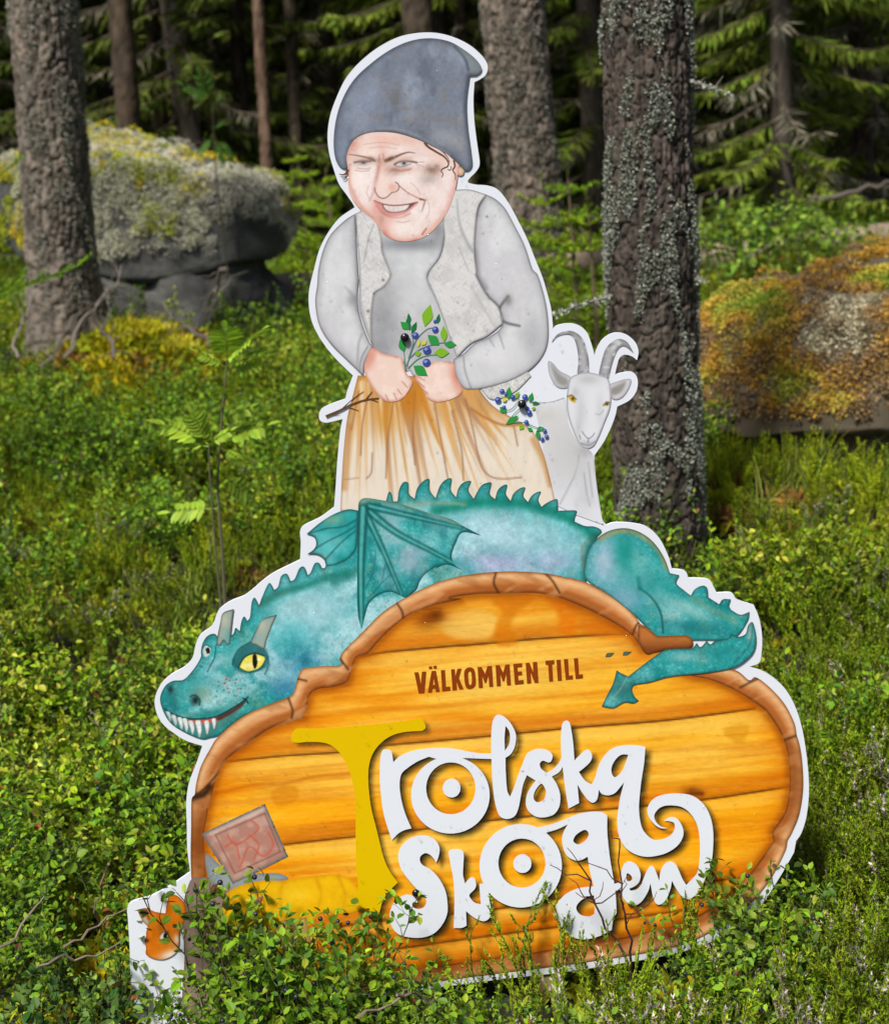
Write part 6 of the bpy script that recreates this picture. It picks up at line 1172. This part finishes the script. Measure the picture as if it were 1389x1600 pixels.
for k, (px, py, d) in enumerate([(362, 1322, 2.24), (405, 1330, 2.26), (430, 1385, 2.14), (490, 1395, 2.2), (530, 1390, 2.22), (580, 1390, 2.25), (622, 1400, 2.26), (370, 1430, 2.16), (400, 1450, 2.1), (455, 1460, 2.04), (550, 1470, 2.08), (640, 1480, 2.2), (390, 1520, 2.0), (440, 1520, 1.98), (500, 1515, 1.98), (400, 1400, 2.25), (425, 1400, 2.22), (460, 1420, 2.18), (520, 1440, 2.16), (590, 1440, 2.2), (380, 1460, 2.14), (560, 1520, 2.0), (620, 1520, 2.05), (372, 1425, 2.27), (362, 1350, 2.27), (345, 1510, 2.22), (350, 1500, 2.16), (300, 1545, 2.12), (300, 1570, 2.1), (232, 1525, 2.22), (262, 1525, 2.18), (330, 1450, 2.27), (245, 1550, 2.1), (380, 1335, 2.28), (505, 1420, 2.25), (480, 1450, 2.12), (430, 1440, 2.2), (575, 1470, 2.16), (360, 1470, 2.12), (455, 1565, 1.98), (640, 1535, 2.1)]): place_px("b", 6 + k % 4, px, py, d, LA, GA)
LC = "leafy bilberry shrub growing in front of the sign's rounded plank end"; GC = "bilberry shrubs in front of the plank panel's rounded end"
for k, (px, py, d) in enumerate([(1120, 1350, 2.24), (1175, 1335, 2.27), (1215, 1312, 2.28), (1250, 1335, 2.26), (1140, 1410, 2.2), (1205, 1400, 2.2), (1085, 1450, 2.2), (1240, 1470, 2.06), (1165, 1500, 2.04), (1100, 1390, 2.25), (1150, 1360, 2.27), (1195, 1340, 2.27), (1235, 1325, 2.28), (1180, 1390, 2.2), (1225, 1400, 2.18), (1130, 1440, 2.16), (1190, 1450, 2.12), (1090, 1480, 2.16), (1140, 1480, 2.1)]): place_px("b", 6 + k % 6, px, py, d, LC, GC)
LH = "upright feathery heather sprig cluster in front of the lower lettering"; GH = "heather in front of the lower lettering"
for k, (px, py, d) in enumerate([(735, 1452, 2.26), (785, 1478, 2.24), (700, 1510, 2.24), (835, 1400, 2.24), (880, 1395, 2.22), (915, 1425, 2.2), (960, 1450, 2.18), (1010, 1420, 2.22), (1045, 1380, 2.26), (1075, 1410, 2.22), (870, 1470, 2.08), (940, 1490, 2.06), (1020, 1490, 2.06)]): place_px("h", 5 + k % 3, px, py, d, LH, GH)
LF = "pale pink flowering heather at the foot of the sign"; GF = "flowering heather at the foot of the sign"
for k, (px, py, d) in enumerate([(985, 1505, 1.98), (1050, 1545, 1.92), (1110, 1520, 1.96), (1180, 1530, 1.94), (1290, 1500, 2.02), (1340, 1540, 1.95), (870, 1550, 1.93), (1140, 1500, 2.12), (1230, 1510, 2.08)]): place_px("h", 3 + k % 2, px, py, d, LF, GF)
LM = "short bilberry shrub below the sign's bottom edge"; GM = "short bilberry shrubs below the sign's bottom edge"
for k, (px, py, d) in enumerate([(700, 1575, 2.0), (760, 1560, 2.04), (820, 1562, 1.98), (890, 1550, 2.04), (650, 1585, 1.96), (590, 1588, 1.96), (930, 1560, 1.96), (740, 1590, 1.9), (1000, 1560, 1.95), (830, 1580, 1.95), (680, 1560, 2.12), (730, 1552, 2.16), (780, 1560, 2.14), (840, 1550, 2.12), (880, 1545, 2.14), (950, 1535, 2.14), (1010, 1530, 2.14), (1060, 1530, 2.12), (630, 1570, 2.1), (570, 1580, 2.06)]): place_px("b", k + 5, px, py, d, LM, GM)
LD = "bilberry shrub with scattered dark berries beside the dragon's head"; GDh = "bilberry shrubs beside the dragon's head"
r_ = np.random.default_rng(61)
for k in range(64):
    d = r_.uniform(2.28, 3.7); px = r_.uniform(-70, 250 if d < 2.5 else 330); p = at_depth(px, 1200, d)
    if (d < 2.46 and px > 150) or (d < 2.66 and 30 < px < 240 and r_.random() < .85): continue
    place_plant("b", int(r_.integers(12)), p.x, d, r_.uniform(.2, .36), LD, GDh)
LG = "glossy dark lingonberry plant in the shade by the fox's edge of the sign"; GG = "lingonberry plants in the shade by the fox"
for k, (px, py, d) in enumerate([(60, 1530, 2.05), (90, 1490, 2.15), (30, 1440, 2.2), (120, 1575, 2.0), (110, 1520, 2.2), (20, 1580, 1.95), (80, 1400, 2.3), (160, 1500, 2.3), (140, 1460, 2.4), (110, 1450, 2.45), (60, 1470, 2.35)]): place_px("l", k, px, py, d, LG, GG)
LT = "bright green bilberry shrub in the thicket between the dark lichened pine and the mossy mound"; GTk = "bright bilberry thicket above the mossy mound"
for k in range(26):
    d = r_.uniform(7.4, 9.0); px = r_.uniform(1085, 1300); p = at_depth(px, r_.uniform(310, 370), d); t = place_plant("b", 10 + k % 2, p.x, d, .4, LT, GTk); s_ = max(1.0, min(1.9, (p.z - t.location.z) / .3)); t.scale = (s_ * 1.2, s_ * 1.2, s_)
LR = "bushy green heather beside the sign's rounded plank end"; GR = "green heather beside the plank panel's rounded end"
for k in range(72):
    d = r_.uniform(2.0, 3.8); px = r_.uniform(1235 if d > 2.2 else 1265, 1450); p = at_depth(px, 1200, d); place_plant("h", int(r_.choice([0, 1, 2, 0, 1, 2, 3, 4])), p.x, d, r_.uniform(.22, .34), LR, GR)

# bare reddish twigs in front of the lettering, dry sticks in the dark corner
m_tw = M_STEM
for (x0, y0, x1, y1, d, lb) in ((985, 1480, 905, 1350, 2.26, "thin dark bare twig leaning across the lower lettering"), (985, 1490, 968, 1325, 2.27, "thin forked reddish twig standing before the lower lettering")):
    rs2 = np.random.default_rng(int(x1)); a = at_depth(x0, y0 + 40, d); e = at_depth(x1, y1, d); m = MB(); P = twisty(a, e, rs2, 10, .25); m.tube(P, .0028, .0012, (.055, .028, .022), 5)
    for k in range(6): i = rs2.integers(4, 10); m.tube(twisty(P[i], P[i] + np.array([rs2.normal(0, .03), rs2.normal(0, .01), rs2.uniform(.015, .06)]), rs2, 5, .4), .0014, .0006, (.08, .03, .028), 4)
    tag(link_obj("bare_twig", m.mesh("bare_twig"), M_STEM), lb, "twig")
GS = "dry sticks lying in the dark corner by the fox"
for (x0, y0, x1, y1, d) in ((60, 1510, 190, 1470, 2.2), (0, 1480, 70, 1400, 2.25), (170, 1350, 155, 1440, 2.4), (100, 1480, 200, 1420, 2.3), (560, 1590, 640, 1545, 1.98), (620, 1555, 700, 1590, 1.98)):
    a = at_depth(x0, y0, d); e = at_depth(x1, y1, d + .1); m = MB(); P = twisty(a, e, rs, 10, .35); m.tube(P, .0028, .0014, (.19, .14, .10), 5)
    tag(link_obj("dry_stick", m.mesh("dry_stick"), M_STEM), "thin dry brown stick caught among the shrubs at the sign's foot", "stick", GS)
